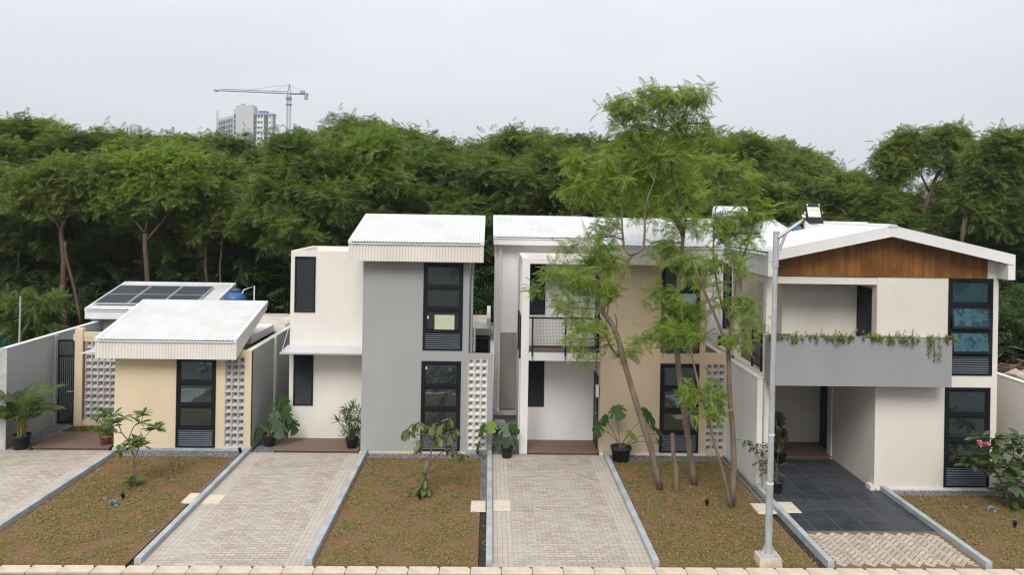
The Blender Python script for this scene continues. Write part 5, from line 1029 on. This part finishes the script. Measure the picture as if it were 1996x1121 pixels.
def monstera_tpl():
    """heart shaped leaf with cuts running in from the edge; stalk joint at the origin, tip along +x"""
    V = [(.30, 0, .0)]; Fq = []; n = 44
    for i in range(n):
        a = -math.pi + 2 * math.pi * i / n; r = .40 + .22 * math.cos(a) + .06 * math.cos(2 * a)
        r *= 1.0 if abs(a) < 2.75 else .62
        cut = (i % 4 == 3) and .35 < abs(a) < 2.6
        r *= .50 if cut else 1.0
        x, y = .30 + r * math.cos(a) * 1.15, r * math.sin(a) * 1.25; V.append((x, y, -.30 * x * x - .28 * y * y + .08))
    for i in range(n): Fq.append([0, 1 + i, 1 + (i + 1) % n])
    return np.array(V), np.array(Fq)
MON = monstera_tpl()
def monstera(label, x, y, r, h, mat, leaves, Yp=None, rim=True):
    """leaves: (u, v, size, yellow, tilt azimuth)"""
    t = thing('monstera_plant', (x, y, 0), label, 'potted plant', 'potted plants at the entrances'); z = pot(t, x, y, r, h, mat, rim); st = MB(); D = {0: [], 1: []}
    for l in leaves:
        u, v, s, yl, az = l[:5]; oy = l[5] if len(l) > 5 else R.uniform(-.18, .1)
        c = at(u, v, y + oy); b = Vector((x + R.uniform(-.05, .05), y + R.uniform(-.05, .05), z)); mid = b.lerp(c, .5) + Vector((0, 0, .12)); st.tube([b, b.lerp(mid, .55) + Vector((0, 0, .04)), mid, c.lerp(mid, .35) + Vector((0, 0, .03)), c], [.012, .011, .010, .009, .008], 6)
        D[yl].append((c, az, s))
    st.build('stalks', 'stem', t)
    for yl, nm, mt in ((0, 'leaves', 'leafM'), (1, 'young_leaf', 'leafMy')):
        if D[yl]:
            P = np.array([tuple(d[0] - Vector((math.cos(d[1]) * .38, math.sin(d[1]) * .38, -.36)) * d[2]) for d in D[yl]]); k = len(P); V, Fq = place(MON, P, np.array([d[1] for d in D[yl]]), rng.normal(-.75, .22, k), rng.normal(0, .25, k), 0.92 * np.array([d[2] for d in D[yl]])); np_mesh(nm, V, Fq, mt, t)
    return t
R.seed(71)
RT, LF, FR = -.5, -2.6, -1.57
monstera('monstera in a brown glazed pot between beige breeze blocks and the cream wing', -6.28, 22.42, .20, .36, 'potb',
         [(486, 822, .52, 1, LF, -.1), (500, 845, .42, 0, LF), (548, 780, .46, 0, FR, .1), (535, 812, .40, 0, FR), (560, 812, .46, 0, RT), (575, 830, .48, 0, RT, -.1), (545, 838, .52, 0, FR, -.25), (515, 835, .42, 0, LF, .1), (528, 795, .3, 0, LF, .15), (560, 795, .3, 0, RT, .1)], rim=False)
monstera('monstera with one bright green leaf in a black pot before the alley', .56, 21.55, .175, .32, 'pot',
         [(940, 838, .42, 0, LF, -.1), (958, 834, .40, 1, FR, -.1), (930, 868, .32, 0, LF, -.15), (985, 838, .42, 0, FR), (1000, 838, .40, 0, RT), (985, 860, .36, 0, FR, -.25), (970, 850, .34, 0, LF), (1006, 862, .3, 0, RT, -.1)])
monstera('big monstera in a large black pot beside the slim leaning tree', 3.73, 21.34, .29, .40, 'pot',
         [(1160, 832, .50, 0, LF, -.1), (1202, 808, .55, 0, FR, 0), (1178, 818, .36, 0, LF, .1), (1230, 852, .42, 1, RT, -.2), (1262, 812, .62, 0, RT, .1), (1278, 846, .52, 0, RT, -.1), (1285, 866, .36, 0, RT, -.2)])
monstera('monstera standing in the shade of the carport behind the lamp post', 8.15, 21.2, .18, .36, 'pot', [(1528, 832, .55, 0, RT, -.1), (1520, 815, .42, 0, FR), (1500, 830, .42, 0, LF), (1535, 846, .42, 0, RT), (1495, 812, .34, 0, LF, .1), (1515, 848, .4, 0, FR, -.2)])
# areca palm
t = thing('potted_palm', (-13.08, 21.98, 0), 'feathery palm with yellow canes in a black pot at the far left', 'potted plant', 'potted plants at the entrances'); z = pot(t, -13.08, 21.98, .245, .40, 'pot'); R.seed(72)
cn = MB(); PV = []; Fs = []
b = Vector((-13.08, 21.98, z)); pos_, az_, pit_, rol_, sc2 = [], [], [], [], []
for i in range(26):
    a = i * 2.4 + R.uniform(-.3, .3); lean = R.uniform(.3, 1.1) if i > 8 else R.uniform(.1, .45); L = R.uniform(.8, 1.25) if i > 8 else R.uniform(1.3, 1.65); base = b + Vector((R.uniform(-.1, .1), R.uniform(-.08, .08), 0)); cane = base + Vector((math.cos(a) * .12 * lean, math.sin(a) * .12 * lean, R.uniform(.3, .6)))
    cn.tube([base, base.lerp(cane, .5) + Vector((0, 0, .02)), cane], [.018, .016, .011], 6)
    d = Vector((math.cos(a) * lean, math.sin(a) * lean, 1.1)).normalized(); p = cane; N = 26
    for j in range(N):
        d = (d + Vector((math.cos(a) * .03, math.sin(a) * .03, -.062 * (.3 + j / N)))).normalized(); q = p + d * (L / N)
        if j > 3:
            s_ = d.cross(Vector((0, 0, 1)))
            s_ = s_.normalized() if s_.length > .01 else Vector((1, 0, 0))
            for sg in (-1, 1):
                v = (s_ * sg + d * .75 + Vector((0, 0, -.12 + .1 * math.sin(j)))).normalized(); pos_.append(tuple(q)); az_.append(math.atan2(v.y, v.x)); pit_.append(math.asin(max(-1, min(1, v.z)))); rol_.append(sg * .5); sc2.append(.33 * math.sin(math.pi * (.18 + .74 * j / N)))
        if j < N - 1: cn.tube([p, q], [.006, .005], 4, False)
        p = q
cn.build('canes', 'cane', t); V, Fq = place(L_LONG, np.array(pos_), np.array(az_), np.array(pit_), np.array(rol_), np.array(sc2)); np_mesh('fronds', V, Fq, 'leafP', t)
# terracotta pot, leafy plant
t = thing('potted_shrub', (-10.86, 22.25, 0), 'bushy leafy plant in a terracotta pot on the left wooden deck', 'potted plant', 'potted plants at the entrances'); R.seed(73); b = MB(); b.lathe((-10.86, 22.25, .062), [(.12, 0), (.15, .2), (.175, .21), (.18, .27), (.165, .27), (.15, .2)], 20); b.build('pot', 'pott', t, smooth=True)
cs = [Vector((-10.86 + R.gauss(0, .19), 22.2 + R.gauss(0, .13), R.uniform(.42, 1.15))) for _ in range(30)] + [at(188, 842, 22.15), at(196, 850, 22.1), at(210, 852, 22.0)]; w = MB()
for c in cs: w.tube(bend((-10.86, 22.25, .28), c, 3, .12), [.008, .007, .006, .004], 5, False)
w.build('stem', 'stem', t); V, Fq = rosettes(cs, 5, .12, .2, L_OVAL, .05); np_mesh('leaves', V, Fq, 'leafG', t)
# narrow leaved plant
t = thing('potted_shrub', (-3.86, 22.12, 0), 'narrow leaved bushy plant in a black pot on the deck of the cream wing', 'potted plant', 'potted plants at the entrances'); R.seed(74); b = MB(); b.lathe((-3.86, 22.12, .062), [(.13, 0), (.17, .24), (.185, .25), (.185, .3), (.165, .3), (.16, .24)], 20); b.build('pot', 'pot', t, smooth=True)
cs = [Vector((-3.86 + R.gauss(0, .19), 22.1 + R.gauss(0, .15), R.uniform(.42, 1.28))) for _ in range(34)]; w = MB()
for c in cs: w.tube(bend((-3.86 + R.uniform(-.06, .06), 22.12, .28), c, 3, .06), [.009, .008, .007, .005], 5, False)
w.build('stem', 'stem', t); V, Fq = rosettes(cs, 9, .18, .3, L_LONG, .35, .45); np_mesh('leaves', V, Fq, 'leafN', t)
# rubber plant by the lamp post
t = thing('rubber_plant', (7.24, 19.42, 0), 'dark broad leaved plant in a small black pot behind the lamp post', 'potted plant', 'potted plants at the entrances'); R.seed(75); pot(t, 7.24, 19.0, .15, .3, 'pot')
def z8(x, y): return (1400 + x / 3.396, 780 + y / 3.396)
cs = [at(*z8(x, y), 18.95 + R.uniform(-.12, .12)) for x, y in ((170, 265), (195, 290), (225, 310), (250, 320), (275, 310), (310, 300), (330, 290), (290, 350), (320, 350), (265, 410), (290, 430), (340, 390), (300, 480), (330, 470), (400, 350), (395, 480), (390, 530), (345, 430), (410, 440))]; w = MB()
for c in cs: w.tube(bend((7.24, 19.0, .26), c, 4, .1), [.011, .010, .008, .006, .004], 5, False)
w.build('stem', 'gstem', t); V, Fq = rosettes(cs, 4, .15, .23, L_OVAL, -.15, .5); np_mesh('leaves', V, Fq, 'leafB', t)
# trailing plants in the planter box
R.seed(76)
tl = ['at its left corner', 'second from its left end', 'third from its left end', 'left of its middle', 'at its middle', 'right of its middle', 'in front of the balcony door', 'third from its right end', 'second from its right end', 'with the longest hanging strands', 'at its right corner']
for i, lab in enumerate(tl):
    x = 7.12 + i * .42 + R.uniform(-.1, .1); hang = {0: .12, 9: .6, 8: .3, 10: .25}.get(i, R.uniform(.1, .28)); t = thing('trailing_plant', (x, 18.85, 3.83), f'small leafy trailing plant in the planter box, {lab}', 'plant', 'trailing plants in the planter box'); w = MB(); cs = []
    for k in range(10):
        b = Vector((x + R.uniform(-.2, .2), 18.83 + R.uniform(-.05, .1), 3.82)); up = R.uniform(.06, .34 if i in (3, 5, 8) else .26); tip = b + Vector((R.uniform(-.15, .15), R.uniform(-.12, .05), up)); pts = [b, b.lerp(tip, .6), tip]
        if k < 5:
            e = Vector((b.x + R.uniform(-.12, .12), 18.64 - R.uniform(0, .03), 3.97)); h_ = hang * R.uniform(.3, 1); pts = [b, Vector((b.x, 18.74, 3.99)), e] + [e + Vector((R.uniform(-.02, .02), R.uniform(-.005, .003), -h_ * q / 4)) for q in range(1, 5)]
        w.tube(pts, .004, 4, False)
        for a_, b_ in zip(pts, pts[1:]):
            n_ = max(2, int((b_ - a_).length / .035)); cs += [a_.lerp(b_, (q + .5) / n_) for q in range(n_)]
    w.build('stems', 'stem', t); V, Fq = rosettes(cs, 3, .03, .06, L_SMALL, 0, .5, .018); np_mesh('leaves', V, Fq, 'leafV', t)

# ================================================================== STREET FURNITURE AND SMALL THINGS
lp = thing('lamp_post', (5.63, 15.12, 0), 'galvanised lamp post with square floodlight on a concrete foot beside the kerb', 'lamp post')
b = MB(); b.hexa([(5.40, 14.99, -.05), (5.86, 14.99, -.05), (5.86, 15.37, -.05), (5.40, 15.37, -.05), (5.42, 15.01, .17), (5.84, 15.01, .17), (5.84, 15.35, .17), (5.42, 15.35, .17)]); b.build('foot', 'stone', lp)
b = MB(); b.box(5.46, 5.80, 15.03, 15.31, .172, .19); 
for sx in (-1, 1):
    b.prism([(5.63 + sx * .075, .191), (5.63 + sx * .15, .191), (5.63 + sx * .075, .38)], 'y', 15.16, 15.172)
for sx in (-.13, .13):
    for sy in (-.1, .1): b.tube([(5.63 + sx, 15.17 + sy, .191), (5.63 + sx, 15.17 + sy, .22)], .012, 6)
b.build('base_plate', 'galv', lp)
b = MB(); b.tube([(5.63, 15.17, .191), (5.64, 15.17, 1.6), (5.645, 15.17, 1.61), (5.68, 15.17, 5.95)], [.071, .069, .060, .047], 16); b.build('pole', 'galv', lp, smooth=False)
for q in ([(5.655, 15.17, 2.55), (5.656, 15.17, 2.58), .066], [(5.641, 15.17, 1.58), (5.642, 15.17, 1.61), .074]): b = MB(); b.tube(q[:2], q[2], 16); b.build('collar', 'pvc', lp)
b = MB(); b.tube([(5.68, 15.17, 5.9), (5.69, 15.17, 6.62)], .060, 16); b.build('sleeve', 'galv', lp)
b = MB(); b.tube([(5.71, 15.12, 6.50), (6.19, 15.05, 6.86)], .036, 12); b.tube([(5.74, 15.14, 6.25), (5.85, 15.1, 6.58)], .03, 8); b.build('arm', 'galv', lp)
fx, fy, fz = 6.36, 15.0, 7.02
def FL(a, d, c): # tilted lamp frame: a right, d towards the viewer, c up
    tl_ = .62; return (fx + a + c * .09, fy - d * math.cos(tl_) + c * math.sin(tl_), fz + c * math.cos(tl_) + d * math.sin(tl_) * -1)
def flbox(m_, a0, a1, d0, d1, c0, c1): m_.hexa([FL(a0, d1, c0), FL(a1, d1, c0), FL(a1, d0, c0), FL(a0, d0, c0), FL(a0, d1, c1), FL(a1, d1, c1), FL(a1, d0, c1), FL(a0, d0, c1)])
b = MB(); flbox(b, -.16, .16, -.05, .0, -.17, .17)
for a0, a1, c0, c1 in ((-.16, -.13, -.17, .17), (.13, .16, -.17, .17), (-.13, .13, .145, .17), (-.13, .13, -.17, -.12)): flbox(b, a0, a1, .001, .03, c0, c1)
flbox(b, -.15, .15, -.04, .028, -.26, -.172); b.build('floodlight', 'black', lp)
fl = [o for o in lp.children if o.name.startswith('floodlight')][0]
b = MB(); flbox(b, -.129, .129, .002, .008, -.119, .144); b.build('reflector', 'lampglass', fl)
b = MB()
for k in (-1, 0, 1): flbox(b, k * .062 - .016 , k * .062 + .016, .009, .014, .03, .065)
b.build('leds', 'led', fl)
b = MB()
for a in (-.11, .125): flbox(b, a - .012, a + .012, .0, .034, .171, .19)
flbox(b, -.19, -.161, -.03, .01, -.05, -.02); flbox(b, .161, .18, -.03, .01, -.03, -.01); flbox(b, -.24, -.17, -.05, -.01, -.15, -.1); b.build('clips', 'alu', fl)
b = MB(); b.tube([(6.2, 15.05, 6.86), (6.3, 15.0, 6.78), (6.42, 14.98, 6.77), (6.44, 15.02, 6.83)], .01, 6); b.build('cable', 'pvc', lp)
for u, v, lab in ((240, 975, 'black garden spotlight by the light green young tree'), (818, 975, 'black garden spotlight at the foot of the drooping young tree'), (1378, 988, 'black garden spotlight in front of the slim trees'), (1978, 1030, 'black garden spotlight near the pink flowering shrub'), (468, 885, 'black garden spotlight in the gravel by the small house\'s breeze blocks'), (931, 887, 'black garden spotlight in the gravel by the grey house\'s breeze blocks')):
    d = ray(u, v); t_ = -CAM_H / d[2]; x, y = d[0] * t_, d[1] * t_; b = MB(); b.tube([(x, y, -.03), (x, y, .06)], .014, 6); b.tube([(x, y + .02, .05), (x, y, .075), (x - .01, y - .03, .16)], [.03, .042, .045], 10); tag(b.build('garden_spotlight', 'black', loc=(x, y, 0)), lab, 'garden light', 'black garden spotlights')
for u, v, lab in ((222, 986, 'blue grey bent vent pipe in the turf of the small beige house'), (1931, 998, 'blue grey bent vent pipe in the turf before the gable house')):
    d = ray(u, v); t_ = -CAM_H / d[2]; x, y = d[0] * t_, d[1] * t_; b = MB(); b.tube([(x - .07, y, -.05), (x - .07, y, .05), (x - .05, y, .10), (x, y - .01, .12), (x + .05, y - .02, .10), (x + .07, y - .03, .05)], .035, 10); o = tag(b.build('vent_pipe', 'pvcb', loc=(x, y, 0), smooth=True), lab, 'pipe', 'bent vent pipes in the turf'); b = MB(); b.tube([(x + .07, y - .03, .05), (x + .072, y - .032, -.005)], .038, 10); b.build('collar', 'pvcg', o)
for u, v, lab in ((205, 973, 'round grey drain cap beside the bent pipe on the left turf'), (298, 1037, 'round grey drain cap near the kerb at the front of the left turf'), (1881, 989, 'round grey drain cap in the turf before the gable house')):
    d = ray(u, v); t_ = -CAM_H / d[2]; x, y = d[0] * t_, d[1] * t_; b = MB(); b.lathe((x, y, -.02), [(.062, 0), (.062, .035), (.05, .045), (.02, .05)], 16); tag(b.build('drain_plug', 'pvcb', loc=(x, y, 0)), lab, 'drain cap', 'round drain caps in the turf')
# behind the left wall: pole, net; behind the right wall: dead branches and rubble
b = MB(); b.tube([at(37, 690, 26), at(40, 578, 26)], .03, 8); tag(b.build('pole', 'galv', loc=at(37, 690, 26)), 'thin steel pole standing behind the grey wall in the low tree', 'pole')
b = MB(); n_ = 26; base = 0
for i in range(n_ + 1):
    x = -26 + 9.5 * i / n_; y = 28.4 + .25 * math.sin(i * 1.7); zt = 1.95 + .22 * math.cos(i * .8); b.v += [(x, y, -.05), (x, y + .03 * math.sin(i), 1.0), (x, y, zt)]
for i in range(n_):
    for j in range(2): a = 3 * i + j; b.f.append((a, a + 3, a + 4, a + 1)); b.mi.append(0)
tag(b.build('net_fence', 'net', loc=(-21, 28.4, 0)), 'dark green shade net fence behind the grey wall at the far left', 'fence')
R.seed(81)
for i, (x, y, s, lab) in enumerate(((16.2, 23.5, 1.0, 'nearest heap of dead branches beyond the cream wall at the right edge'), (17.8, 26.0, 1.3, 'farther heap of dead branches below the wood at the right edge'))):
    b = MB()
    for k in range(90):
        a = R.uniform(0, 6.28); l = R.uniform(.4, 2.0) * s; c = Vector((x + R.gauss(0, .8) * s, y + R.gauss(0, .8) * s, R.uniform(.2, 2.3 * s) * (1 - .2 * abs(R.gauss(0, 1))))); d = Vector((math.cos(a), math.sin(a), R.uniform(-.5, .6))); b.tube(bend(c - d * l / 2, c + d * l / 2, 3, .12), [R.uniform(.012, .04) * q for q in (1, .9, .7, .4)], 5, False)
    tag(b.build('branch_heap', 'brush', loc=(x, y, 0)), lab, 'branch heap', 'heaps of dead branches')
for i, (x, y, z, s, lab) in enumerate(((14.7, 21.6, 2.25, .36, 'pale rubble lump just beyond the cream wall at the right edge'), (15.6, 22.2, 2.2, .5, 'larger pale rubble lump by the dead branches at the right edge'))):
    b = MB(); base = len(b.v); pts = [(R.gauss(0, 1), R.gauss(0, 1), R.gauss(0, 1)) for _ in range(14)]
    for th_ in range(5):
        for ph in range(8): r = s * R.uniform(.75, 1.15); t2 = math.pi * (th_ + .5) / 5; p2 = 2 * math.pi * ph / 8; b.v.append((x + r * math.sin(t2) * math.cos(p2), y + r * math.sin(t2) * math.sin(p2), z + r * .6 * math.cos(t2)))
    for th_ in range(4):
        for ph in range(8): b.f.append((th_ * 8 + ph, th_ * 8 + (ph + 1) % 8, (th_ + 1) * 8 + (ph + 1) % 8, (th_ + 1) * 8 + ph)); b.mi.append(0)
    b.f.append(tuple(range(8))); b.f.append(tuple(range(32, 40))); b.mi += [0, 0]
    tag(b.build('rubble_lump', 'rubble', loc=(x, y, 0)), lab, 'rubble', 'rubble beyond the right wall')
m = MB(); nx, ny = 26, 26
for j in range(ny + 1):
    for i in range(nx + 1):
        x = 13.58 + 26 * i / nx; y = 17.5 + 16 * j / ny; t_ = min(1, max(0, (y - 18.5) / 5)); m.v.append((x, y, -.07 + 1.8 * t_ * t_ * (3 - 2 * t_) * min(1, .55 + (x - 13.58) / 5) * (1 - min(1, max(0, (x - 30) / 8))) + R.uniform(-.08, .08)))
for j in range(ny):
    for i in range(nx): a = j * (nx + 1) + i; m.f.append((a, a + 1, a + nx + 2, a + nx + 1)); m.mi.append(0)
struct(m.build('earth_bank', 'earth', smooth=True))
R.seed(90)
for i, (x, y) in enumerate(((15.6, 26.5), (17.2, 28.0), (19.0, 27.2), (16.2, 29.6), (18.6, 30.5), (14.9, 28.6), (20.6, 29.2))):
    o = copy_tree(BP[i % 3]); o.location = (x, y, 1.5); o.scale = (.9, .9, .62 + .1 * (i % 3)); o.rotation_euler = (0, 0, R.uniform(0, 6.28)); o['label'] = ['nearest low green bush', 'second low green bush', 'third low green bush', 'fourth low green bush', 'fifth low green bush', 'low green bush closest to the gable wall', 'rightmost low green bush'][i] + ' on the bank beyond the cream wall'; o['category'] = 'bush'; o['group'] = 'bushes on the bank at the right edge'

# ================================================================== FAR TOWERS, CRANE
YT = 440.0
def P2(u, v, Y=YT): return at(u, v, Y)
tw = thing('apartment_tower', (P2(490, 260).x, YT, 0), 'pale unfinished apartment tower far behind the wood, beside the crane', 'building')
xl, xm, xr = P2(455, 215).x, P2(497, 215).x, P2(532, 215).x; zt = P2(480, 209).z; zr2 = P2(520, 215).z
b = MB(); b.box(xl, xm, YT, YT + 6, 0, zt - 1); b.box(xm, xr, YT, YT + 6, 0, zt - 3.2); b.build('wall', 'far', tw)
b = MB(); b.box(xm - 10.5, xm - 4.5 + 4, YT - .8, YT + 6, 0, zt + 1.0); b.build('stair_core', 'far', tw)
b = MB(); b.box(xm + 1.2, xm + 5.2, YT - .4, YT - .02, 0, zt - 4.6); b.box(xm + 7.8, xr - .6, YT - .4, YT - .02, 0, zt - 4.6); b.build('white_panels', 'farw', tw)
b = MB(); xs = P2(427, 215, YT + 22).x
b.prism([(xl - .05, YT), (xl - .05, YT + 8), (xs, YT + 36), (xs, YT + 22)], 'z', 0, zt - 4.5); b.build('side_wing', 'far', tw)
b = MB(); b.box(xl - .3, xr + .3, YT - .6, YT + 16, zt - 1.0 - 2.4, zt - .2 - 2.4) if False else b.box(xm, xr + .2, YT - .5, YT + 6.1, zt - 3.9, zt - 3.0); b.build('parapet', 'fart', tw)
b = MB(); b.box(xm + 1.5, xm + 6.0, YT + 2, YT + 7, zt - 3.1, zt - 1.5); b.build('roof_cover', 'bluetarp', tw)
b = MB(); b.box(xm - 8.5, xm - 6.5, YT + 1, YT + 3, zt + 1.01, zt + 2.4); b.box(xm - 4, xm - 1.5, YT + 1, YT + 4, zt + 1.01, zt + 1.7); b.build('roof_plant', 'fart', tw)
b = MB(); b.box(xs - 1.2, xs - .3, YT + 21, YT + 22, 0, zt + .5); b.build('mast', 'galv', tw)
for fl_ in range(8):
    z = zt - 5.2 - fl_ * 3.05
    for x0, x1, h in ((xm - .3 - 11.3, xm - 10.6 + .6, 2.4), (xm - .4, xm + .9 + .2, 2.3), (xm + 1.7, xm + 3.0, 1.2), (xm + 3.5, xm + 4.5, 1.2), (xm + 5.4, xm + 7.4, 2.4), (xm + 8.4, xm + 9.0, 1.3), (xm + 10.6, xm + 11.3, 1.3)):
        b = MB(); y_ = YT - .45; 
        if x1 < xm - 5: y_ = YT - .06
        b.box(x0, x1, y_ - .1, y_ + .38 if x1 > xm else y_ + .05, z - h / 2, z + h / 2); b.build('window', 'farglass', tw)
sd_ = Vector((xs - xl, 22, 0)); 
for fl_ in range(8):
    z = zt - 7.2 - fl_ * 3.05
    for k in range(6):
        b = MB(); a = Vector((xl, YT, 0)) + sd_ * ((k + .25) / 6); c = Vector((xl, YT, 0)) + sd_ * ((k + .75) / 6); n_ = Vector((-.3, -.5, 0))
        b.hexa([(a.x + n_.x, a.y + n_.y, z - 1), (c.x + n_.x, c.y + n_.y, z - 1), (c.x, c.y + .2, z - 1), (a.x, a.y + .2, z - 1), (a.x + n_.x, a.y + n_.y, z + 1), (c.x + n_.x, c.y + n_.y, z + 1), (c.x, c.y + .2, z + 1), (a.x, a.y + .2, z + 1)])
        b.build('window', 'farglass', tw)
cr = thing('tower_crane', (P2(558, 270).x, YT + 5, 0), 'blue grey tower crane with long jib to the left of its mast', 'crane')
cx = P2(558.5, 200).x; zc = P2(558, 178).z; zap = P2(558, 161).z; yc = YT + 5; cb = MB(); hw = .95
for sx in (-1, 1):
    for sy in (-1, 1): cb.tube([(cx + sx * hw, yc + sy * hw, 0), (cx + sx * hw, yc + sy * hw, zc)], .17, 5)
z = 20.0; k = 0
while z < zc - 2:
    for sx in (-1, 1): cb.tube([(cx + sx * hw, yc - hw, z), (cx + sx * hw, yc + hw, z + 2)], .1, 4); cb.tube([(cx - hw, yc + sx * hw, z if k % 2 else z + 2), (cx + hw, yc + sx * hw, z + 2 if k % 2 else z)], .1, 4); cb.tube([(cx - hw, yc + sx * hw, z), (cx + hw, yc + sx * hw, z)], .1, 4)
    z += 2; k += 1
cb.build('mast', 'galv', cr)
for hq, q0, q1 in ((1.5, 202, 200), (1.3, 192, 187)): b = MB(); b.box(cx - hq, cx + hq, yc - hq, yc + hq, P2(558, q0).z, P2(558, q1).z); b.build('collar', 'crane', cr)
b = MB(); b.tube([(cx - .9, yc, zc), (cx + .3, yc, zap)], .22, 5); b.tube([(cx + .9, yc, zc), (cx + .3, yc, zap)], .22, 5); b.build('apex', 'crane', cr)
jl, jr = P2(411, 173).x, P2(597, 181).x; zj = zc - .5; zl = P2(411, 173).z
b = MB(); b.tube([(cx, yc - .6, zj), (jl, yc - .6, zl)], .2, 5); b.tube([(cx, yc + .6, zj), (jl, yc + .6, zl)], .2, 5); b.tube([(cx, yc, zj + 1.2), (jl + 4, yc, zl + .9)], .17, 5); n_ = 28
for k in range(n_):
    a = cx + (jl - cx) * k / n_; c = cx + (jl - cx) * (k + .5) / n_; za = zj + (zl - zj) * k / n_; b.tube([(a, yc - .6, za), (c, yc, za + 1.15)], .07, 4); b.tube([(c, yc, za + 1.15), (a + (jl - cx) / n_, yc - .6, za)], .07, 4)
b.build('jib', 'crane', cr)
b = MB(); b.box(cx, jr, yc - .7, yc + .7, zj - .3, zj + .4); b.build('counter_jib', 'crane', cr); b = MB(); b.box(jr - 2.2, jr - .4, yc - 1, yc + 1, zj - 3, zj - .31); b.box(jr - 4.5, jr - 2, yc - 1, yc + 1, zj + .41, zj + 2); b.build('counterweight', 'crane2', cr)
b = MB()
for x2, z2_ in ((P2(470, 172).x, P2(470, 173).z), (P2(525, 175).x, P2(525, 176).z), (jr - 3, zj + .4)): b.tube([(cx + .3, yc, zap), (x2, yc, z2_)], .09, 4)
b.build('tie_rods', 'crane', cr); b = MB(); b.box(cx - 2.6, cx - 1.0, yc - 1.4, yc - .2, zj - 2.6, zj - .4); b.build('cab', 'farw', cr); b = MB(); b.box(P2(415, 175).x - .8, P2(415, 175).x + 1.2, yc - .5, yc + .5, zl - .7, zl); b.build('trolley', 'crane', cr)
b = MB(); Ys = 620.0; x0, x1 = P2(246, 250, Ys).x, P2(268, 250, Ys).x; zt = P2(257, 241, Ys).z
s_t = thing('apartment_tower', ((x0 + x1) / 2, Ys, 0), 'small pale tower top peeking over the wood left of the crane', 'building')
b.box(x0, x0 + 3, Ys, Ys + 8, 0, zt - 1.5); b.box(x0 + 3.02, x1 - 2.5, Ys - .5, Ys + 8, 0, zt); b.box(x1 - 2.48, x1, Ys, Ys + 8, 0, zt - 1); b.build('wall', 'far', s_t)
b = MB(); b.box(x0 + 3.6, x0 + 4.4, Ys - .7, Ys - .52, 20, zt - 2); b.box(x0 + .6, x0 + 1.6, Ys - .2, Ys - .02, 20, zt - 3); b.build('windows', 'farglass', s_t)
Yg = 1300.0; x0, x1 = P2(1898, 300, Yg).x, P2(1926, 300, Yg).x; zt = P2(1910, 273, Yg).z
gtw = thing('glass_tower', ((x0 + x1) / 2, Yg, 0), 'hazy pale blue glass tower far away at the right', 'building'); b = MB(); b.box(x0, x1, Yg, Yg + 25, 0, zt); b.build('curtain_wall', 'twr', gtw); b = MB()
for k in range(26): z = zt - 4 - k * 4.0; b.box(x0 - .3, x1 + .3, Yg - .4, Yg - .01, z, z + .9)
b.build('floor_bands', 'farw', gtw)

# ================================================================== ACROSS THE STREET (what the windows mirror)
ax0, ax1, ay, aH = 62.0, 150.0, -125.0, 84.0
ap = thing('apartment_block', (106, ay, 0), 'tall white apartment block across the street, mirrored in the tilted gable house windows', 'building')
b = MB(); b.box(ax0, ax1, ay - 18, ay, 0, aH); b.build('wall', 'farw', ap)
for f_ in range(27):
    z = 2.4 + f_ * 3.0; b = MB(); k = 0; x = ax0 + 1.5
    while x < ax1 - 4:
        w_ = 1.6 if k % 3 else 2.6; b.box(x, x + w_, ay - .1, ay + .06, z, z + (1.4 if k % 3 else 1.9)); b.box(x - .2, x + w_ + .2, ay + .061, ay + .4, z - .25, z - .1); x += w_ + (1.3 if k % 3 else 3.0); k += 1
    tag(b.build('window_row', 'farglass', ap), kind='stuff')
R.seed(95)
for i in range(16):
    x = -34 + i * 4.6 + R.uniform(-1, 1); o = copy_tree(PROT[R.choice((1, 3, 4))]); s_ = R.uniform(.5, .75); o.location = (x, -13 + R.uniform(-3, 3), -.05); o.scale = (s_, s_, s_); o.rotation_euler = (0, 0, R.uniform(0, 6.28)); o['label'] = 'feathery tree across the street, seen only mirrored in the house windows'; o['category'] = 'tree'; o['group'] = 'trees across the street'

# ------------------------------------------------------------------ thin air between the near things and the far towers
hm = bpy.data.materials.new('thin haze'); hm.use_nodes = True; ht = hm.node_tree; ht.nodes.clear(); ho = ht.nodes.new('ShaderNodeOutputMaterial'); hv = ht.nodes.new('ShaderNodeVolumePrincipled')
hv.inputs['Color'].default_value = (0.86, 0.92, 1.0, 1); hv.inputs['Density'].default_value = 0.0003; hv.inputs['Anisotropy'].default_value = 0.0
ht.links.new(hv.outputs[0], ho.inputs['Volume']); M['haze'] = hm
b = MB(); b.box(-3100, 3100, -500, 4100, -1.06, 175); tag(b.build('haze', 'haze'), kind='stuff')
